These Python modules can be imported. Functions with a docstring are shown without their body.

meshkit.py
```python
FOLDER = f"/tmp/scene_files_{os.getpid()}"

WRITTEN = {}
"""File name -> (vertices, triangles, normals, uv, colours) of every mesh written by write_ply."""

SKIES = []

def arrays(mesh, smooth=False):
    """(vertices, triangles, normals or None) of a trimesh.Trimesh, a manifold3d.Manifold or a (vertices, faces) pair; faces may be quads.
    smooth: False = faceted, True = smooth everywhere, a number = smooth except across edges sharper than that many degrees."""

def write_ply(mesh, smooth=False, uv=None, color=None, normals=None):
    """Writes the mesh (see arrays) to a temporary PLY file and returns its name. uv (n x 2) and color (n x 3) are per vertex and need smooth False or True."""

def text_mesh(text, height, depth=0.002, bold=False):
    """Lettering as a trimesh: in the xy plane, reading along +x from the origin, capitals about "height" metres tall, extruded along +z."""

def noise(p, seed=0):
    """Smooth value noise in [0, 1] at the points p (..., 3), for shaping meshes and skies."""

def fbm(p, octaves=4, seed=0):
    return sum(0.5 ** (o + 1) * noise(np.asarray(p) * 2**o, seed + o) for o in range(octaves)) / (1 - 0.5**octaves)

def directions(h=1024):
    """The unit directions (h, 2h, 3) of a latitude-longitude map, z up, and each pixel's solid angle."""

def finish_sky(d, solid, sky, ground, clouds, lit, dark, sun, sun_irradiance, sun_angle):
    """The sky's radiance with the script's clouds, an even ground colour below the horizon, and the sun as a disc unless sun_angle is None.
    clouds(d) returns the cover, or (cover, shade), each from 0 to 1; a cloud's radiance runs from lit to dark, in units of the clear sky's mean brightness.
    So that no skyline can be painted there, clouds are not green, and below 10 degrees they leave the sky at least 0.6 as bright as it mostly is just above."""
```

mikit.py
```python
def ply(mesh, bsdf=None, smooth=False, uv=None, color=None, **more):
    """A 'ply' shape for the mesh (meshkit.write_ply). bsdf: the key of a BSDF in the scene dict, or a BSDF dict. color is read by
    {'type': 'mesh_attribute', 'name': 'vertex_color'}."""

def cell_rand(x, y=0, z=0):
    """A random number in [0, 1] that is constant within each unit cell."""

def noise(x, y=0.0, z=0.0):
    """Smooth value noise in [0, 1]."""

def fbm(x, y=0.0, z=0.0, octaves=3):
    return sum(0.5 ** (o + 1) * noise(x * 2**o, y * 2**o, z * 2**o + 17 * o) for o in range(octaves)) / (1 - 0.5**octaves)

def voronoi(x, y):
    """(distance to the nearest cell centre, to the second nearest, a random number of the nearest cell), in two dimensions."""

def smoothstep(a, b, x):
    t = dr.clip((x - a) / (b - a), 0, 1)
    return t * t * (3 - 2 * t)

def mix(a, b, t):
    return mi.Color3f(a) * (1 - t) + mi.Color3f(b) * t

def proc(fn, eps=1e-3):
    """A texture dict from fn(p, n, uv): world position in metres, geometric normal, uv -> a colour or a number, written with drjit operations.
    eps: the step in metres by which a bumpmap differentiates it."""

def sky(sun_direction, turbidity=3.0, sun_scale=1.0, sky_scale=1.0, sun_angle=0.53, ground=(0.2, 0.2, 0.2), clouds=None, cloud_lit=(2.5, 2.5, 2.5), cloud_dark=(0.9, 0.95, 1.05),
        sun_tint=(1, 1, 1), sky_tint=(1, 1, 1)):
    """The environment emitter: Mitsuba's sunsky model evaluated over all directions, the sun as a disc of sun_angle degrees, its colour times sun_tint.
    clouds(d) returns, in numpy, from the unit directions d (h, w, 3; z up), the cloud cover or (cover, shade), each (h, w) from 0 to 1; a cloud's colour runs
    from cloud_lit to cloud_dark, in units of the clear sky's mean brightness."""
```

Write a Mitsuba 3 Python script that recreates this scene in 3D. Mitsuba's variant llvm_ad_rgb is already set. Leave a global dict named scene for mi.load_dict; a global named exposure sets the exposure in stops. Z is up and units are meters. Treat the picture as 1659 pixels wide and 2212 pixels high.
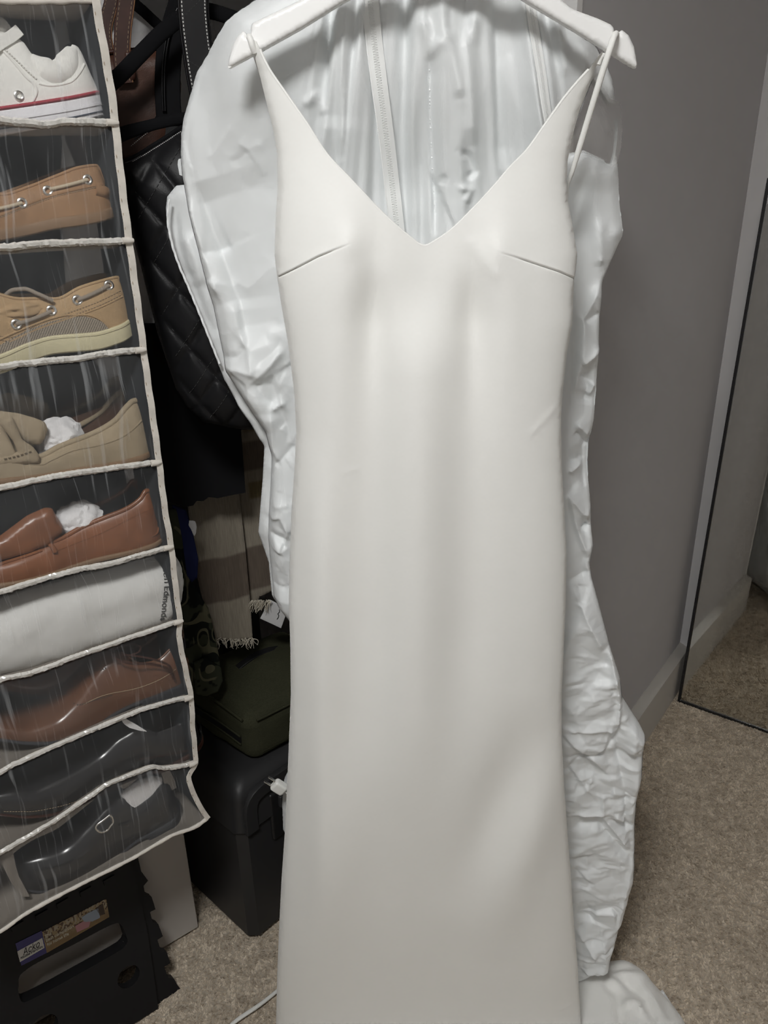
import math, random
import numpy as np, trimesh, shapely
import mitsuba as mi, drjit as dr
import mikit, meshkit
from mikit import proc, noise, fbm, smoothstep, mix, voronoi
from scipy.spatial import Delaunay, cKDTree
from scipy.interpolate import LinearNDInterpolator

# ------------------------------------------------------------------ camera, light, exposure
W, H, F, HC = 1659, 2212, 1660.0, 1.55
_d = np.array([915 - 829.5, 5100 - 1106, F]); _d /= np.linalg.norm(_d)
_f = np.array([0, 0, 1.0]) - _d * _d[2]; _f /= np.linalg.norm(_f)
_r = np.cross(_f, -_d)
if _r[0] < 0: _r = -_r
R = np.stack([_r, _f, -_d])                       # world <- camera (x right, y down, z forward)
EYE = np.array([0, 0, HC])
T4 = mi.ScalarTransform4f
scene, labels = {}, {}
scene['camera'] = {'type': 'perspective', 'fov': math.degrees(2 * math.atan(W / 2 / F)), 'fov_axis': 'x', 'near_clip': 0.01, 'far_clip': 50.0,
    'to_world': T4().look_at(origin=EYE.tolist(), target=(EYE + R @ [0, 0, 1.0]).tolist(), up=(R @ [0, -1.0, 0]).tolist())}
exposure = 1.80
LAMP_POS, LAMP_R, LAMP_RADIANCE = (-0.27, -0.14, 2.40), 0.20, (19.5, 19.5, 19.2)
CEIL = 2.45

def ray(px, py): return R @ np.array([(px - 829.5) / F, (py - 1106) / F, 1.0])
def P(px, py, D): r = ray(px, py); return r / r[1] * D + EYE               # the point of that sight line D metres ahead
def G(px, py, z=0.0): r = ray(px, py); return r / r[2] * (z - HC) + EYE    # ... at height z
def pix(p):
    c = (np.asarray(p) - EYE) @ R
    return c[..., 0] / c[..., 2] * F + 829.5, c[..., 1] / c[..., 2] * F + 1106

A = np.array([0.61, 0.7924, 0]); A /= np.linalg.norm(A)      # along the grey wall, away from the viewer
B = np.array([A[1], -A[0], 0])                               # along the mirror wall, to the right
CORNER = np.array([0.969, 2.173, 0])
def room(a, b, z=0.0): return CORNER + A * a + B * b + np.array([0, 0, z])
UP = np.array([0, 0, 1.0])

class Plane:
    """A working plane: origin, right (horizontal), up, normal towards the viewer."""
    def __init__(s, p0, yaw, lean=0.0):
        s.p0 = np.asarray(p0, float); y = math.radians(yaw)
        s.r = np.array([math.sin(y), math.cos(y), 0]); n0 = np.array([math.cos(y), -math.sin(y), 0])
        l = math.radians(lean)
        s.u = UP * math.cos(l) - n0 * math.sin(l); s.n = n0 * math.cos(l) + UP * math.sin(l)
    def st(s, px, off=0.0):
        out = []
        o = s.p0 + s.n * off
        for x, y in px:
            d = ray(x, y); k = np.dot(o - EYE, s.n) / np.dot(d, s.n); q = EYE + d * k - s.p0
            out.append((np.dot(q, s.r), np.dot(q, s.u)))
        return np.array(out)
    def w(s, S, t, d=0.0):
        S, t, d = np.broadcast_arrays(np.asarray(S, float), t, d)
        return s.p0 + S[..., None] * s.r + t[..., None] * s.u + d[..., None] * s.n

# ------------------------------------------------------------------ mesh helpers
def TM(v, f): return trimesh.Trimesh(np.asarray(v, float), np.asarray(f, int), process=False)
def cat(*m): return trimesh.util.concatenate([x for x in m if x is not None])

def add(key, mesh, mat, smooth=35, color=None, label=None, category=None, group=None, kind=None, **more):
    scene[key] = mikit.ply(mesh, mat, smooth=smooth, color=color, **more)
    tag(key, label, category, group, kind)
    return key
def tag(key, label=None, category=None, group=None, kind=None):
    d = {k: v for k, v in dict(label=label, category=category, group=group, kind=kind).items() if v}
    if d: labels[key] = {**labels.get(key, {}), **d}
def num(base, i): return base if i == 0 else f'{base}_{i:03d}'

def shell(f, vf, vb):
    """Front and back vertices sharing the triangles f, closed along the border."""
    f = np.asarray(f); n = len(vf)
    e = np.vstack([f[:, [0, 1]], f[:, [1, 2]], f[:, [2, 0]]])
    k = np.sort(e, 1); _, inv, cnt = np.unique(k, axis=0, return_inverse=True, return_counts=True)
    b = e[cnt[inv.ravel()] == 1]
    walls = np.vstack([np.stack([b[:, 1], b[:, 0], b[:, 0] + n], 1), np.stack([b[:, 1], b[:, 0] + n, b[:, 1] + n], 1)])
    m = TM(np.vstack([vf, vb]), np.vstack([f, f[:, ::-1] + n, walls]))
    return m

def tri(poly, res, extra=None, seed=0):
    """Triangulates a shapely polygon with points about res apart. Returns 2-D vertices and triangles (counter-clockwise)."""
    rng = np.random.default_rng(seed); pts = []
    for ring in [poly.exterior, *poly.interiors]:
        n = max(8, int(ring.length / res)); q = [ring.interpolate(i / n, normalized=True) for i in range(n)]
        pts += [(p.x, p.y) for p in q]; pts += list(ring.coords)[:-1]
    pts = np.array(pts); keep = [0]
    tree = cKDTree(pts); drop = set()
    for i, j in sorted(tree.query_pairs(res * 0.3)): 
        if i not in drop: drop.add(j)
    pts = pts[[i for i in range(len(pts)) if i not in drop]]
    x0, y0, x1, y1 = poly.bounds
    h = res * 0.866
    gx, gy = np.meshgrid(np.arange(x0, x1, res), np.arange(y0, y1, h))
    gx = gx + (np.arange(len(gy)) % 2)[:, None] * res / 2
    g = np.stack([gx.ravel(), gy.ravel()], 1) + rng.uniform(-.12, .12, (gx.size, 2)) * res
    inner = poly.buffer(-res * 0.45)
    g = g[shapely.contains_xy(inner, g[:, 0], g[:, 1])]
    if extra is not None and len(extra):
        ex = np.asarray(extra); ex = ex[shapely.contains_xy(inner, ex[:, 0], ex[:, 1])]
        d, _ = cKDTree(ex).query(g); g = np.vstack([g[d > res * 0.5], ex])
    pts = np.vstack([pts, g])
    f = Delaunay(pts).simplices
    c = pts[f].mean(1); f = f[shapely.contains_xy(poly, c[:, 0], c[:, 1])]
    a, b, cc = pts[f[:, 0]], pts[f[:, 1]], pts[f[:, 2]]
    ar = (b[:, 0] - a[:, 0]) * (cc[:, 1] - a[:, 1]) - (b[:, 1] - a[:, 1]) * (cc[:, 0] - a[:, 0])
    f[ar < 0] = f[ar < 0][:, ::-1]; f = f[np.abs(ar) > 1e-12]
    return pts, f

def smoothline(pts, n=60, closed=False):
    pts = np.asarray(pts, float)
    if closed: pts = np.vstack([pts, pts[:1]])
    t = np.r_[0, np.cumsum(np.linalg.norm(np.diff(pts, axis=0), axis=1))]
    from scipy.interpolate import PchipInterpolator
    q = np.linspace(0, t[-1], n)
    return np.stack([PchipInterpolator(t, pts[:, k])(q) for k in range(pts.shape[1])], 1)

def tube(path, rad, sides=8, flat=1.0, flatdir=None):
    """A tube along path; rad a number or one per point; flat < 1 squeezes it along flatdir."""
    p = np.asarray(path, float); n = len(p); rad = np.broadcast_to(rad, n)
    t = np.gradient(p, axis=0); t /= np.linalg.norm(t, axis=1, keepdims=True) + 1e-12
    a = np.array(flatdir if flatdir is not None else ([0, 0, 1.0] if abs(t[0][2]) < .9 else [1.0, 0, 0]), float)
    rings = []
    for i in range(n):
        x = a - t[i] * np.dot(a, t[i]); x /= np.linalg.norm(x) + 1e-12; y = np.cross(t[i], x)
        if flatdir is None: a = x
        th = np.arange(sides) * 2 * math.pi / sides
        rings.append(p[i] + rad[i] * (np.cos(th)[:, None] * x * flat + np.sin(th)[:, None] * y))
    v = np.vstack(rings + [p[:1], p[-1:]]); f = []
    for i in range(n - 1):
        for k in range(sides):
            q = (k + 1) % sides
            f += [(i * sides + k, i * sides + q, (i + 1) * sides + q), (i * sides + k, (i + 1) * sides + q, (i + 1) * sides + k)]
    for k in range(sides):
        q = (k + 1) % sides
        f += [(n * sides, q, k), (n * sides + 1, (n - 1) * sides + k, (n - 1) * sides + q)]
    m = TM(v, f); 
    if m.volume < 0: m.invert()
    return m

def strap(path, width, thick, face):
    """A flat band along path, its broad side towards face."""
    p = np.asarray(path, float); n = len(p); width = np.broadcast_to(width, n)
    t = np.gradient(p, axis=0); t /= np.linalg.norm(t, axis=1, keepdims=True)
    face = np.broadcast_to(np.asarray(face, float), p.shape)
    s = np.cross(t, face); s /= np.linalg.norm(s, axis=1, keepdims=True); q = np.cross(s, t)
    prof = [(-1, -.6), (-.92, -1), (.92, -1), (1, -.6), (1, .6), (.92, 1), (-.92, 1), (-1, .6)]
    v = np.stack([p + s * (a * width / 2)[:, None] + q * (b * thick / 2) for a, b in prof], 1).reshape(-1, 3); f = []
    for i in range(n - 1):
        for k in range(8):
            j = (k + 1) % 8
            f += [(i * 8 + k, i * 8 + j, i * 8 + 8 + j), (i * 8 + k, i * 8 + 8 + j, i * 8 + 8 + k)]
    for k in range(1, 7): f += [(0, k + 1, k), ((n - 1) * 8, (n - 1) * 8 + k, (n - 1) * 8 + k + 1)]
    m = TM(v, f)
    if m.volume < 0: m.invert()
    return m

def gridmesh(V, wrap=False):
    n, m = V.shape[:2]; idx = np.arange(n * m).reshape(n, m); f = []
    a, b, c, d = idx[:-1, :-1], idx[1:, :-1], idx[1:, 1:], idx[:-1, 1:]
    f = np.vstack([np.stack([a, b, c], -1).reshape(-1, 3), np.stack([a, c, d], -1).reshape(-1, 3)])
    if wrap:
        a, b, c, d = idx[:-1, -1], idx[1:, -1], idx[1:, 0], idx[:-1, 0]
        f = np.vstack([f, np.stack([a, b, c], -1), np.stack([a, c, d], -1)])
    return V.reshape(-1, 3), f

def thicken(v, f, th):
    m = trimesh.Trimesh(v, f, process=False); n = meshkit.arrays(m, True)[2]
    return shell(f, np.asarray(v), np.asarray(v) - n * th)

def rbox(size, r=0.008, seg=3):
    """A box with rounded edges, centred."""
    import manifold3d as m3
    x, y, z = np.array(size) / 2 - r
    s = m3.Manifold.sphere(r, seg * 4)
    h = m3.Manifold.batch_hull([s.translate((i * x, j * y, k * z)) for i in (-1, 1) for j in (-1, 1) for k in (-1, 1)])
    q = h.to_mesh(); return TM(q.vert_properties[:, :3], q.tri_verts)

def frame(m, p0, x, y, z):
    M = np.eye(4); M[:3, 0], M[:3, 1], M[:3, 2], M[:3, 3] = x, y, z, p0
    m = m.copy(); m.apply_transform(M); return m

def relax_field(f, d, n):
    from scipy.sparse import coo_matrix
    e = np.vstack([f[:, [0, 1]], f[:, [1, 2]], f[:, [2, 0]]]); e = np.vstack([e, e[:, ::-1]])
    M = coo_matrix((np.ones(len(e)), (e[:, 0], e[:, 1])), shape=(len(d), len(d))).tocsr(); M.data[:] = 1
    deg = np.asarray(M.sum(1)).ravel()
    for _ in range(n): d = .4 * d + .6 * (M @ d) / np.maximum(deg, 1)
    return d
def slab(pl, px, res, front, back=-0.004, extra=None, seed=0, off=0.0, st=None, relax=0):
    """A sheet or cushion over a pixel outline seen on plane pl. front, back: numbers or fn(S, T, X, Y, dist) giving the offset along the normal."""
    if isinstance(px, shapely.Polygon): poly = px
    else: poly = shapely.Polygon(pl.st(px, off) if st is None else st).buffer(0)
    if poly.geom_type != 'Polygon': poly = max(poly.geoms, key=lambda g: g.area)
    p, f = tri(poly, res, extra, seed)
    X, Y = pix(pl.w(p[:, 0], p[:, 1], off))
    dist = shapely.distance(shapely.points(p), poly.boundary)
    g = lambda q: q(p[:, 0], p[:, 1], X, Y, dist) if callable(q) else np.full(len(p), float(q))
    fr, bk = g(front), g(back)
    if relax: fr, bk = relax_field(f, fr, relax), relax_field(f, bk, relax)
    return shell(f, pl.w(p[:, 0], p[:, 1], off + fr), pl.w(p[:, 0], p[:, 1], off + bk)), (p, f, X, Y)

def pillow(b, r): return lambda d: b * np.sqrt(np.clip(1 - (1 - np.clip(d / r, 0, 1)) ** 2, 0, 1))

def seg_dist(X, Y, line):
    """Distance to a polyline, signed side, and position along it from 0 to 1."""
    line = np.asarray(line, float); best = np.full(X.shape, 1e9); side = np.zeros(X.shape); along = np.zeros(X.shape)
    L = np.linalg.norm(np.diff(line, axis=0), axis=1); c = np.r_[0, np.cumsum(L)]
    for i in range(len(line) - 1):
        a, b = line[i], line[i + 1]; d = b - a
        t = np.clip(((X - a[0]) * d[0] + (Y - a[1]) * d[1]) / (d @ d + 1e-12), 0, 1)
        q = np.hypot(X - a[0] - t * d[0], Y - a[1] - t * d[1]); m = q < best
        best[m] = q[m]; side[m] = np.sign(d[0] * (Y - a[1]) - d[1] * (X - a[0]))[m]; along[m] = ((c[i] + t * L[i]) / c[-1])[m]
    return best, side, along
def ridge(X, Y, line, w, amp, w2=None, taper=True):
    """A crease along a polyline: falls off over w pixels on its right-hand side (in drawing direction, y down) and w2 on the other."""
    d, s, t = seg_dist(X, Y, line); w2 = w2 or w
    e = np.exp(-d / np.where(s > 0, w, w2)) if w2 != w else np.exp(-(d / w) ** 2)
    return amp * e * (1 if not taper else np.clip(np.sin(np.pi * np.clip(t, .03, .97)) * 2.2, 0, 1) if w < 30 else np.sin(np.pi * t) ** 1.5)

_fac = {}
def facets(x, y, scale, seed, sx=1.0, sy=1.0):
    """Crumpled film: flat facets between sharp creases, about -1 to 1."""
    x, y = np.asarray(x) / scale * sx, np.asarray(y) / scale * sy
    rng = np.random.default_rng(seed)
    x0, x1, y0, y1 = x.min() - 2, x.max() + 2, y.min() - 2, y.max() + 2
    n = int((x1 - x0) * (y1 - y0)) + 8
    q = np.stack([rng.uniform(x0, x1, n), rng.uniform(y0, y1, n)], 1)
    q = np.vstack([q, [[x0, y0], [x1, y0], [x0, y1], [x1, y1]]])
    return LinearNDInterpolator(q, rng.uniform(-1, 1, len(q)))(x, y)
def n3(x, y, z=0, seed=0, o=3): return meshkit.fbm(np.stack([np.asarray(x, float), np.asarray(y, float), np.broadcast_to(float(z), np.shape(x))], -1), o, seed) - 0.5
def sm(a, b, x): t = np.clip((x - a) / (b - a), 0, 1); return t * t * (3 - 2 * t)

# ------------------------------------------------------------------ materials
def principled(col, rough=.6, **k):
    c = col if isinstance(col, dict) else {'type': 'rgb', 'value': list(col)}
    return {'type': 'twosided', 'b': {'type': 'principled', 'base_color': c, 'roughness': rough, **k}}
def bumped(b, fn, scale, eps=4e-4):
    return {'type': 'twosided', 'b': {'type': 'bumpmap', 'arbitrary': proc(fn, eps), 'scale': scale, 'n': b['b']}}
def mat(name, d): scene['m_' + name] = d; return 'm_' + name
def tint(c, amt, sc, c2=None):
    """Soft natural unevenness of a colour."""
    def fn(p, n, uv): return mix(c, c2 or [v * (1 - amt) for v in c], fbm(p.x * sc, p.y * sc, p.z * sc, 3))
    return proc(fn)

M_wall = mat('wall', principled(tint((.41, .40, .405), .04, 9), .85, specular=.2))
M_wall3 = mat('wall_lit', principled((.62, .61, .615), .85, specular=.2))  # grey wall colour lightened to stand for the light on the mirror wall
M_wall2 = mat('wall_light', principled((.52, .515, .52), .85, specular=.2))
M_white = mat('white_paint', principled((.72, .71, .70), .45))
M_trim = mat('trim_paint', principled((.43, .41, .38), .6))
M_ceiling = mat('ceiling', principled((.80, .79, .77), .9))
M_closet = mat('closet_wall', principled((.55, .55, .55), .85))
def carpet_col(p, n, uv):
    return mix((.32, .275, .22), (.50, .445, .365), fbm(p.x * 160, p.y * 160, p.z * 90, 2) * .6 + fbm(p.x * 7, p.y * 7, 0, 2) * .45)
M_carpet = mat('carpet', principled(proc(carpet_col), .95, specular=.05, sheen=.3))
M_pile = mat('pile', principled({'type': 'mesh_attribute', 'name': 'vertex_color'}, .95, specular=.05, sheen=.2))
M_dress = mat('crepe', principled(tint((.80, .80, .775), .02, 300), .55, specular=.3, sheen=.25))
M_bag = mat('garment_film', principled((.71, .73, .735), .42, specular=.35))
M_bagseam = mat('garment_film_seam', principled((.76, .775, .775), .4))
M_tape = mat('zipper_tape', principled((.76, .77, .76), .7))
M_hanger = mat('white_lacquer', principled((.82, .82, .81), .38, clearcoat=.2))
M_metal = mat('nickel', principled((.75, .74, .72), .22, metallic=1.0))
M_black_metal = mat('black_plastic_glossy', principled((.012, .012, .013), .35))
M_velvet = mat('black_velvet', principled((.007, .007, .008), .9, specular=.1, sheen=.1))
def leather_br(p, n, uv): return mix((.030, .014, .010), (.085, .034, .020), fbm(p.x * 40, p.y * 40, p.z * 40, 3))
def grain(p, n, uv): return fbm(p.x * 700, p.y * 700, p.z * 700, 2)
M_brown_bag = mat('brown_leather', bumped(principled(proc(leather_br), .45, specular=.3), grain, .0002))
M_brown_strap = mat('brown_strap', principled(tint((.06, .024, .017), .5, 60), .38, specular=.3))
M_strap_edge = mat('strap_edge', principled((.30, .15, .07), .6))
M_quilt = mat('quilted_leather', bumped(principled((.010, .010, .011), .45, specular=.22), grain, .00012))
M_patent = mat('glossy_black', principled((.008, .008, .009), .22, specular=.45))
M_stitch = mat('white_thread', principled((.55, .54, .52), .8))
M_stitch_bk = mat('black_thread', principled((.03, .03, .03), .8))
M_stitch_br = mat('tan_thread', principled((.30, .22, .14), .8))
M_cloth_black = mat('black_cloth', principled((.010, .010, .011), .95, specular=.08))
M_cloth_white = mat('white_cotton', principled((.80, .79, .79), .85))
def canvas_col(p, n, uv):
    w = dr.sin(p.z * 4200) * dr.sin((p.x * .8 + p.y * .6) * 4200)
    return mix((.16, .14, .12), (.29, .26, .225), .5 + .5 * w) * (.85 + .3 * fbm(p.x * 60, p.y * 60, p.z * 60, 2))
M_canvas = mat('organizer_canvas', principled(proc(canvas_col), .9))
M_binding = mat('organizer_binding', principled(tint((.66, .62, .56), .22, 130), .8))
M_dark_canvas = mat('dark_canvas', principled((.030, .033, .037), .9, specular=.1))
def vinyl_w(p, n, uv):
    u = p.x * .8 + p.y * .6
    lines = smoothstep(.64, .84, fbm(u * 150 + 3 * fbm(u * 14, p.z * 9, 0, 2), p.z * 9, 3.1, 3)) * .20
    lines = lines + smoothstep(.66, .82, fbm(u * 420 + 6 * fbm(u * 20, p.z * 14, 4.0, 2), p.z * 16, 7.7, 2)) * .10
    haze = .03 + .05 * fbm(u * 12, p.z * 12, 8, 2)
    return haze + lines
M_vinyl = mat('clear_vinyl', {'type': 'twosided', 'b': {'type': 'diffuse'}})
scene[M_vinyl] = {'type': 'blendbsdf', 'weight': proc(vinyl_w), 'a': {'type': 'thindielectric', 'int_ior': 1.35},
                  'b': principled((.62, .64, .66), .22, specular=.6)}
M_filmseam = mat('seam_film', principled((.56, .545, .51), .16, specular=.7))
M_film = mat('clear_film', {'type': 'blendbsdf', 'weight': .14, 'a': {'type': 'thindielectric', 'int_ior': 1.35}, 'b': principled((.62, .61, .58), .25)})
def mesh_tex(p, n, uv): 
    u = p.x * .8 + p.y * .6
    return mix((.07, .058, .045), (.33, .28, .22), smoothstep(.2, .6, .5 + .5 * dr.sin(u * 2000 + p.z * 900) * dr.sin(p.z * 2100)))
M_sneaker = mat('white_canvas', principled(tint((.76, .75, .71), .07, 200), .85))
M_rubber_white = mat('white_rubber', principled((.72, .71, .73), .45))
M_red = mat('red_rubber', principled((.35, .035, .055), .45))
M_navy = mat('navy_rubber', principled((.045, .055, .08), .45))
M_tan = mat('tan_leather', principled(tint((.36, .205, .105), .35, 45), .6, specular=.3))
M_tan2 = mat('nubuck', principled(tint((.44, .30, .165), .25, 45), .75, specular=.2))
M_meshfab = mat('shoe_mesh', principled(proc(mesh_tex), .9))
M_cream = mat('cream_rubber', principled((.57, .52, .34), .55))
M_tansole = mat('tan_sole', principled((.22, .135, .075), .6))
M_lace = mat('grey_lace', principled((.24, .20, .16), .85))
M_rawhide = mat('rawhide_lace', principled((.46, .38, .27), .7))
M_suede = mat('sand_suede', principled(tint((.38, .305, .205), .28, 55), .95, sheen=.4))
M_lining_br = mat('brown_lining', principled((.10, .05, .03), .8))
M_cognac = mat('cognac_leather', principled(tint((.26, .098, .042), .5, 38), .32, specular=.5))
M_brown_shoe = mat('brown_calf', principled(tint((.15, .066, .036), .35, 38), .25, specular=.6))
M_black_shoe = mat('black_calf', principled((.014, .014, .016), .22, specular=.6))
M_dark_lining = mat('dark_lining', principled((.03, .032, .038), .8))
M_paper = mat('tissue_paper', principled((.72, .71, .71), .8))
M_dustbag = mat('dust_bag', principled(tint((.66, .655, .63), .06, 60), .9))
M_ink = mat('ink', principled((.03, .03, .03), .8))
def scarf_tex(p, n, uv):
    s, t = uv.x, uv.y
    beige, brown, mus = mi.Color3f(.25, .22, .175), mi.Color3f(.095, .07, .054), mi.Color3f(.15, .115, .045)
    def band(x, a, b): return smoothstep(a - .004, a + .004, x) * (1 - smoothstep(b - .004, b + .004, x))
    c = mix(beige, brown, band(t, .095, .195) * .85)
    c = mix(c, brown, band(t, .36, .42) * .8)
    c = mix(c, mus, band(t, .30, .335) * .8 * smoothstep(.10, .11, s))
    c = mix(c, mus, band(t, .44, .47) * .8 * smoothstep(.10, .11, s))
    return c * (.85 + .3 * noise(s * 900, t * 60, 0))
M_scarf = mat('plaid_wool', principled(proc(scarf_tex), .95, sheen=.3))
M_fringe = mat('scarf_fringe', principled((.48, .44, .36), .95))
def camo_tex(p, n, uv):
    s, t = uv.x * 42, uv.y * 42
    q = fbm(s, t, 2.0, 3)
    sw = .5 + .5 * dr.sin(46 * fbm(s * .35 + 9, t * .35, 5.0, 2))
    c = mix((.045, .05, .033), (.012, .014, .012), smoothstep(.45, .52, q))
    return mix(c, (.13, .125, .08), smoothstep(.78, .86, sw) * smoothstep(.42, .52, fbm(s * .5, t * .5, 8., 2)))
M_camo = mat('camo_print', principled(proc(camo_tex), .9, specular=.1))
M_blue = mat('navy_cloth', principled((.012, .018, .09), .9))
def olive_fn(p, n, uv): return mix((.026, .028, .016), (.05, .05, .030), fbm(p.x * 500, p.y * 500, p.z * 500, 2) * .7 + fbm(p.x * 10, p.y * 10, p.z * 10, 2) * .3)
M_olive = mat('olive_canvas', principled(proc(olive_fn), .9, specular=.12))
def pebble(p, n, uv): return fbm(p.x * 900, p.y * 900, p.z * 900, 1)
M_chest = mat('chest_plastic', bumped(principled((.026, .026, .027), .48, specular=.4), pebble, .0002))
M_chest_dark = mat('latch_plastic', principled((.012, .012, .013), .4))
M_bin = mat('bin_grey', principled((.05, .05, .05), .9))
M_box = mat('box_board', principled((.46, .43, .40), .7))
M_stool = mat('stool_plastic', bumped(principled((.010, .010, .011), .5, specular=.25), pebble, .0002))
M_cord = mat('white_cord', principled((.72, .72, .69), .4))
M_mirror = mat('mirror_silver', {'type': 'conductor', 'material': 'none', 'specular_reflectance': {'type': 'rgb', 'value': [.88, .89, .86]}})
M_lamp = mat('lamp_white', principled((.8, .8, .8), .5))
M_tag = mat('tag_card', principled((.6, .6, .6), .7))

# ------------------------------------------------------------------ the room
def quad_slab(p, a, b, th):
    """A thick board: corner p, edge vectors a and b, thickness vector th."""
    v = np.array([p, p + a, p + a + b, p + b, p + th, p + a + th, p + a + b + th, p + b + th])
    f = [(0, 1, 2), (0, 2, 3), (4, 6, 5), (4, 7, 6), (0, 4, 5), (0, 5, 1), (1, 5, 6), (1, 6, 2), (2, 6, 7), (2, 7, 3), (3, 7, 4), (3, 4, 0)]
    m = TM(v, f)
    if m.volume < 0: m.invert()
    return m
L_WALL = 1.095
ROOM_A0, ROOM_B1, CL_B = -3.6, 2.1, -1.30     # behind the viewer, right wall, closet depth
Z = np.array([0, 0, 1.0])
WT = 0.11
S = dict(kind='structure')
add('floor', quad_slab(room(ROOM_A0 - .1, CL_B - .1, -.05), A * (-ROOM_A0 + .2), B * (ROOM_B1 - CL_B + .2), Z * .05), M_carpet, False, label='beige cut pile carpet', **S)
add('ceiling', quad_slab(room(ROOM_A0 - .1, CL_B - .1, CEIL), A * (-ROOM_A0 + .2), B * (ROOM_B1 - CL_B + .2), Z * .05), M_ceiling, False, label='white ceiling', **S)
add('wall_right', quad_slab(room(-L_WALL, 0), A * L_WALL, Z * CEIL, -B * WT), M_wall, False, label='grey painted wall beside the closet opening', **S)
add('wall_far', quad_slab(room(0, -WT), B * (ROOM_B1 + WT), Z * CEIL, A * .1), M_wall3, False, label='grey wall behind the leaning mirror, its stronger light painted in as a lighter tone', **S)
add('wall_back', quad_slab(room(ROOM_A0, CL_B), B * (ROOM_B1 - CL_B), Z * CEIL, -A * .1), M_wall2, False, label='wall behind the viewer', **S)
add('wall_side', quad_slab(room(ROOM_A0, ROOM_B1), A * (-ROOM_A0), Z * CEIL, B * .1), M_wall2, False, label='wall on the far side of the room', **S)
add('wall_closet', quad_slab(room(ROOM_A0, CL_B), A * (-ROOM_A0), Z * CEIL, -B * .1), M_closet, False, label='rear wall of the closet', **S)
add('wall_closet_end', quad_slab(room(-.62, CL_B), B * (-CL_B - WT), Z * CEIL, A * .1), M_closet, False, label='end wall of the closet', **S)
add('wall_closet_near', quad_slab(room(-2.45, CL_B), B * (-CL_B - WT), Z * CEIL, -A * .1), M_closet, False, label='near end wall of the closet', **S)
add('wall_front', quad_slab(room(ROOM_A0, 0), A * (-ROOM_A0 - 2.45), Z * CEIL, -B * WT), M_wall, False, label='grey wall on the near side of the closet opening', **S)
add('wall_header', quad_slab(room(-2.45, 0, 2.20), A * (2.45 - L_WALL), Z * (CEIL - 2.20), -B * WT), M_wall, False, label='wall above the closet opening', **S)
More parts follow.
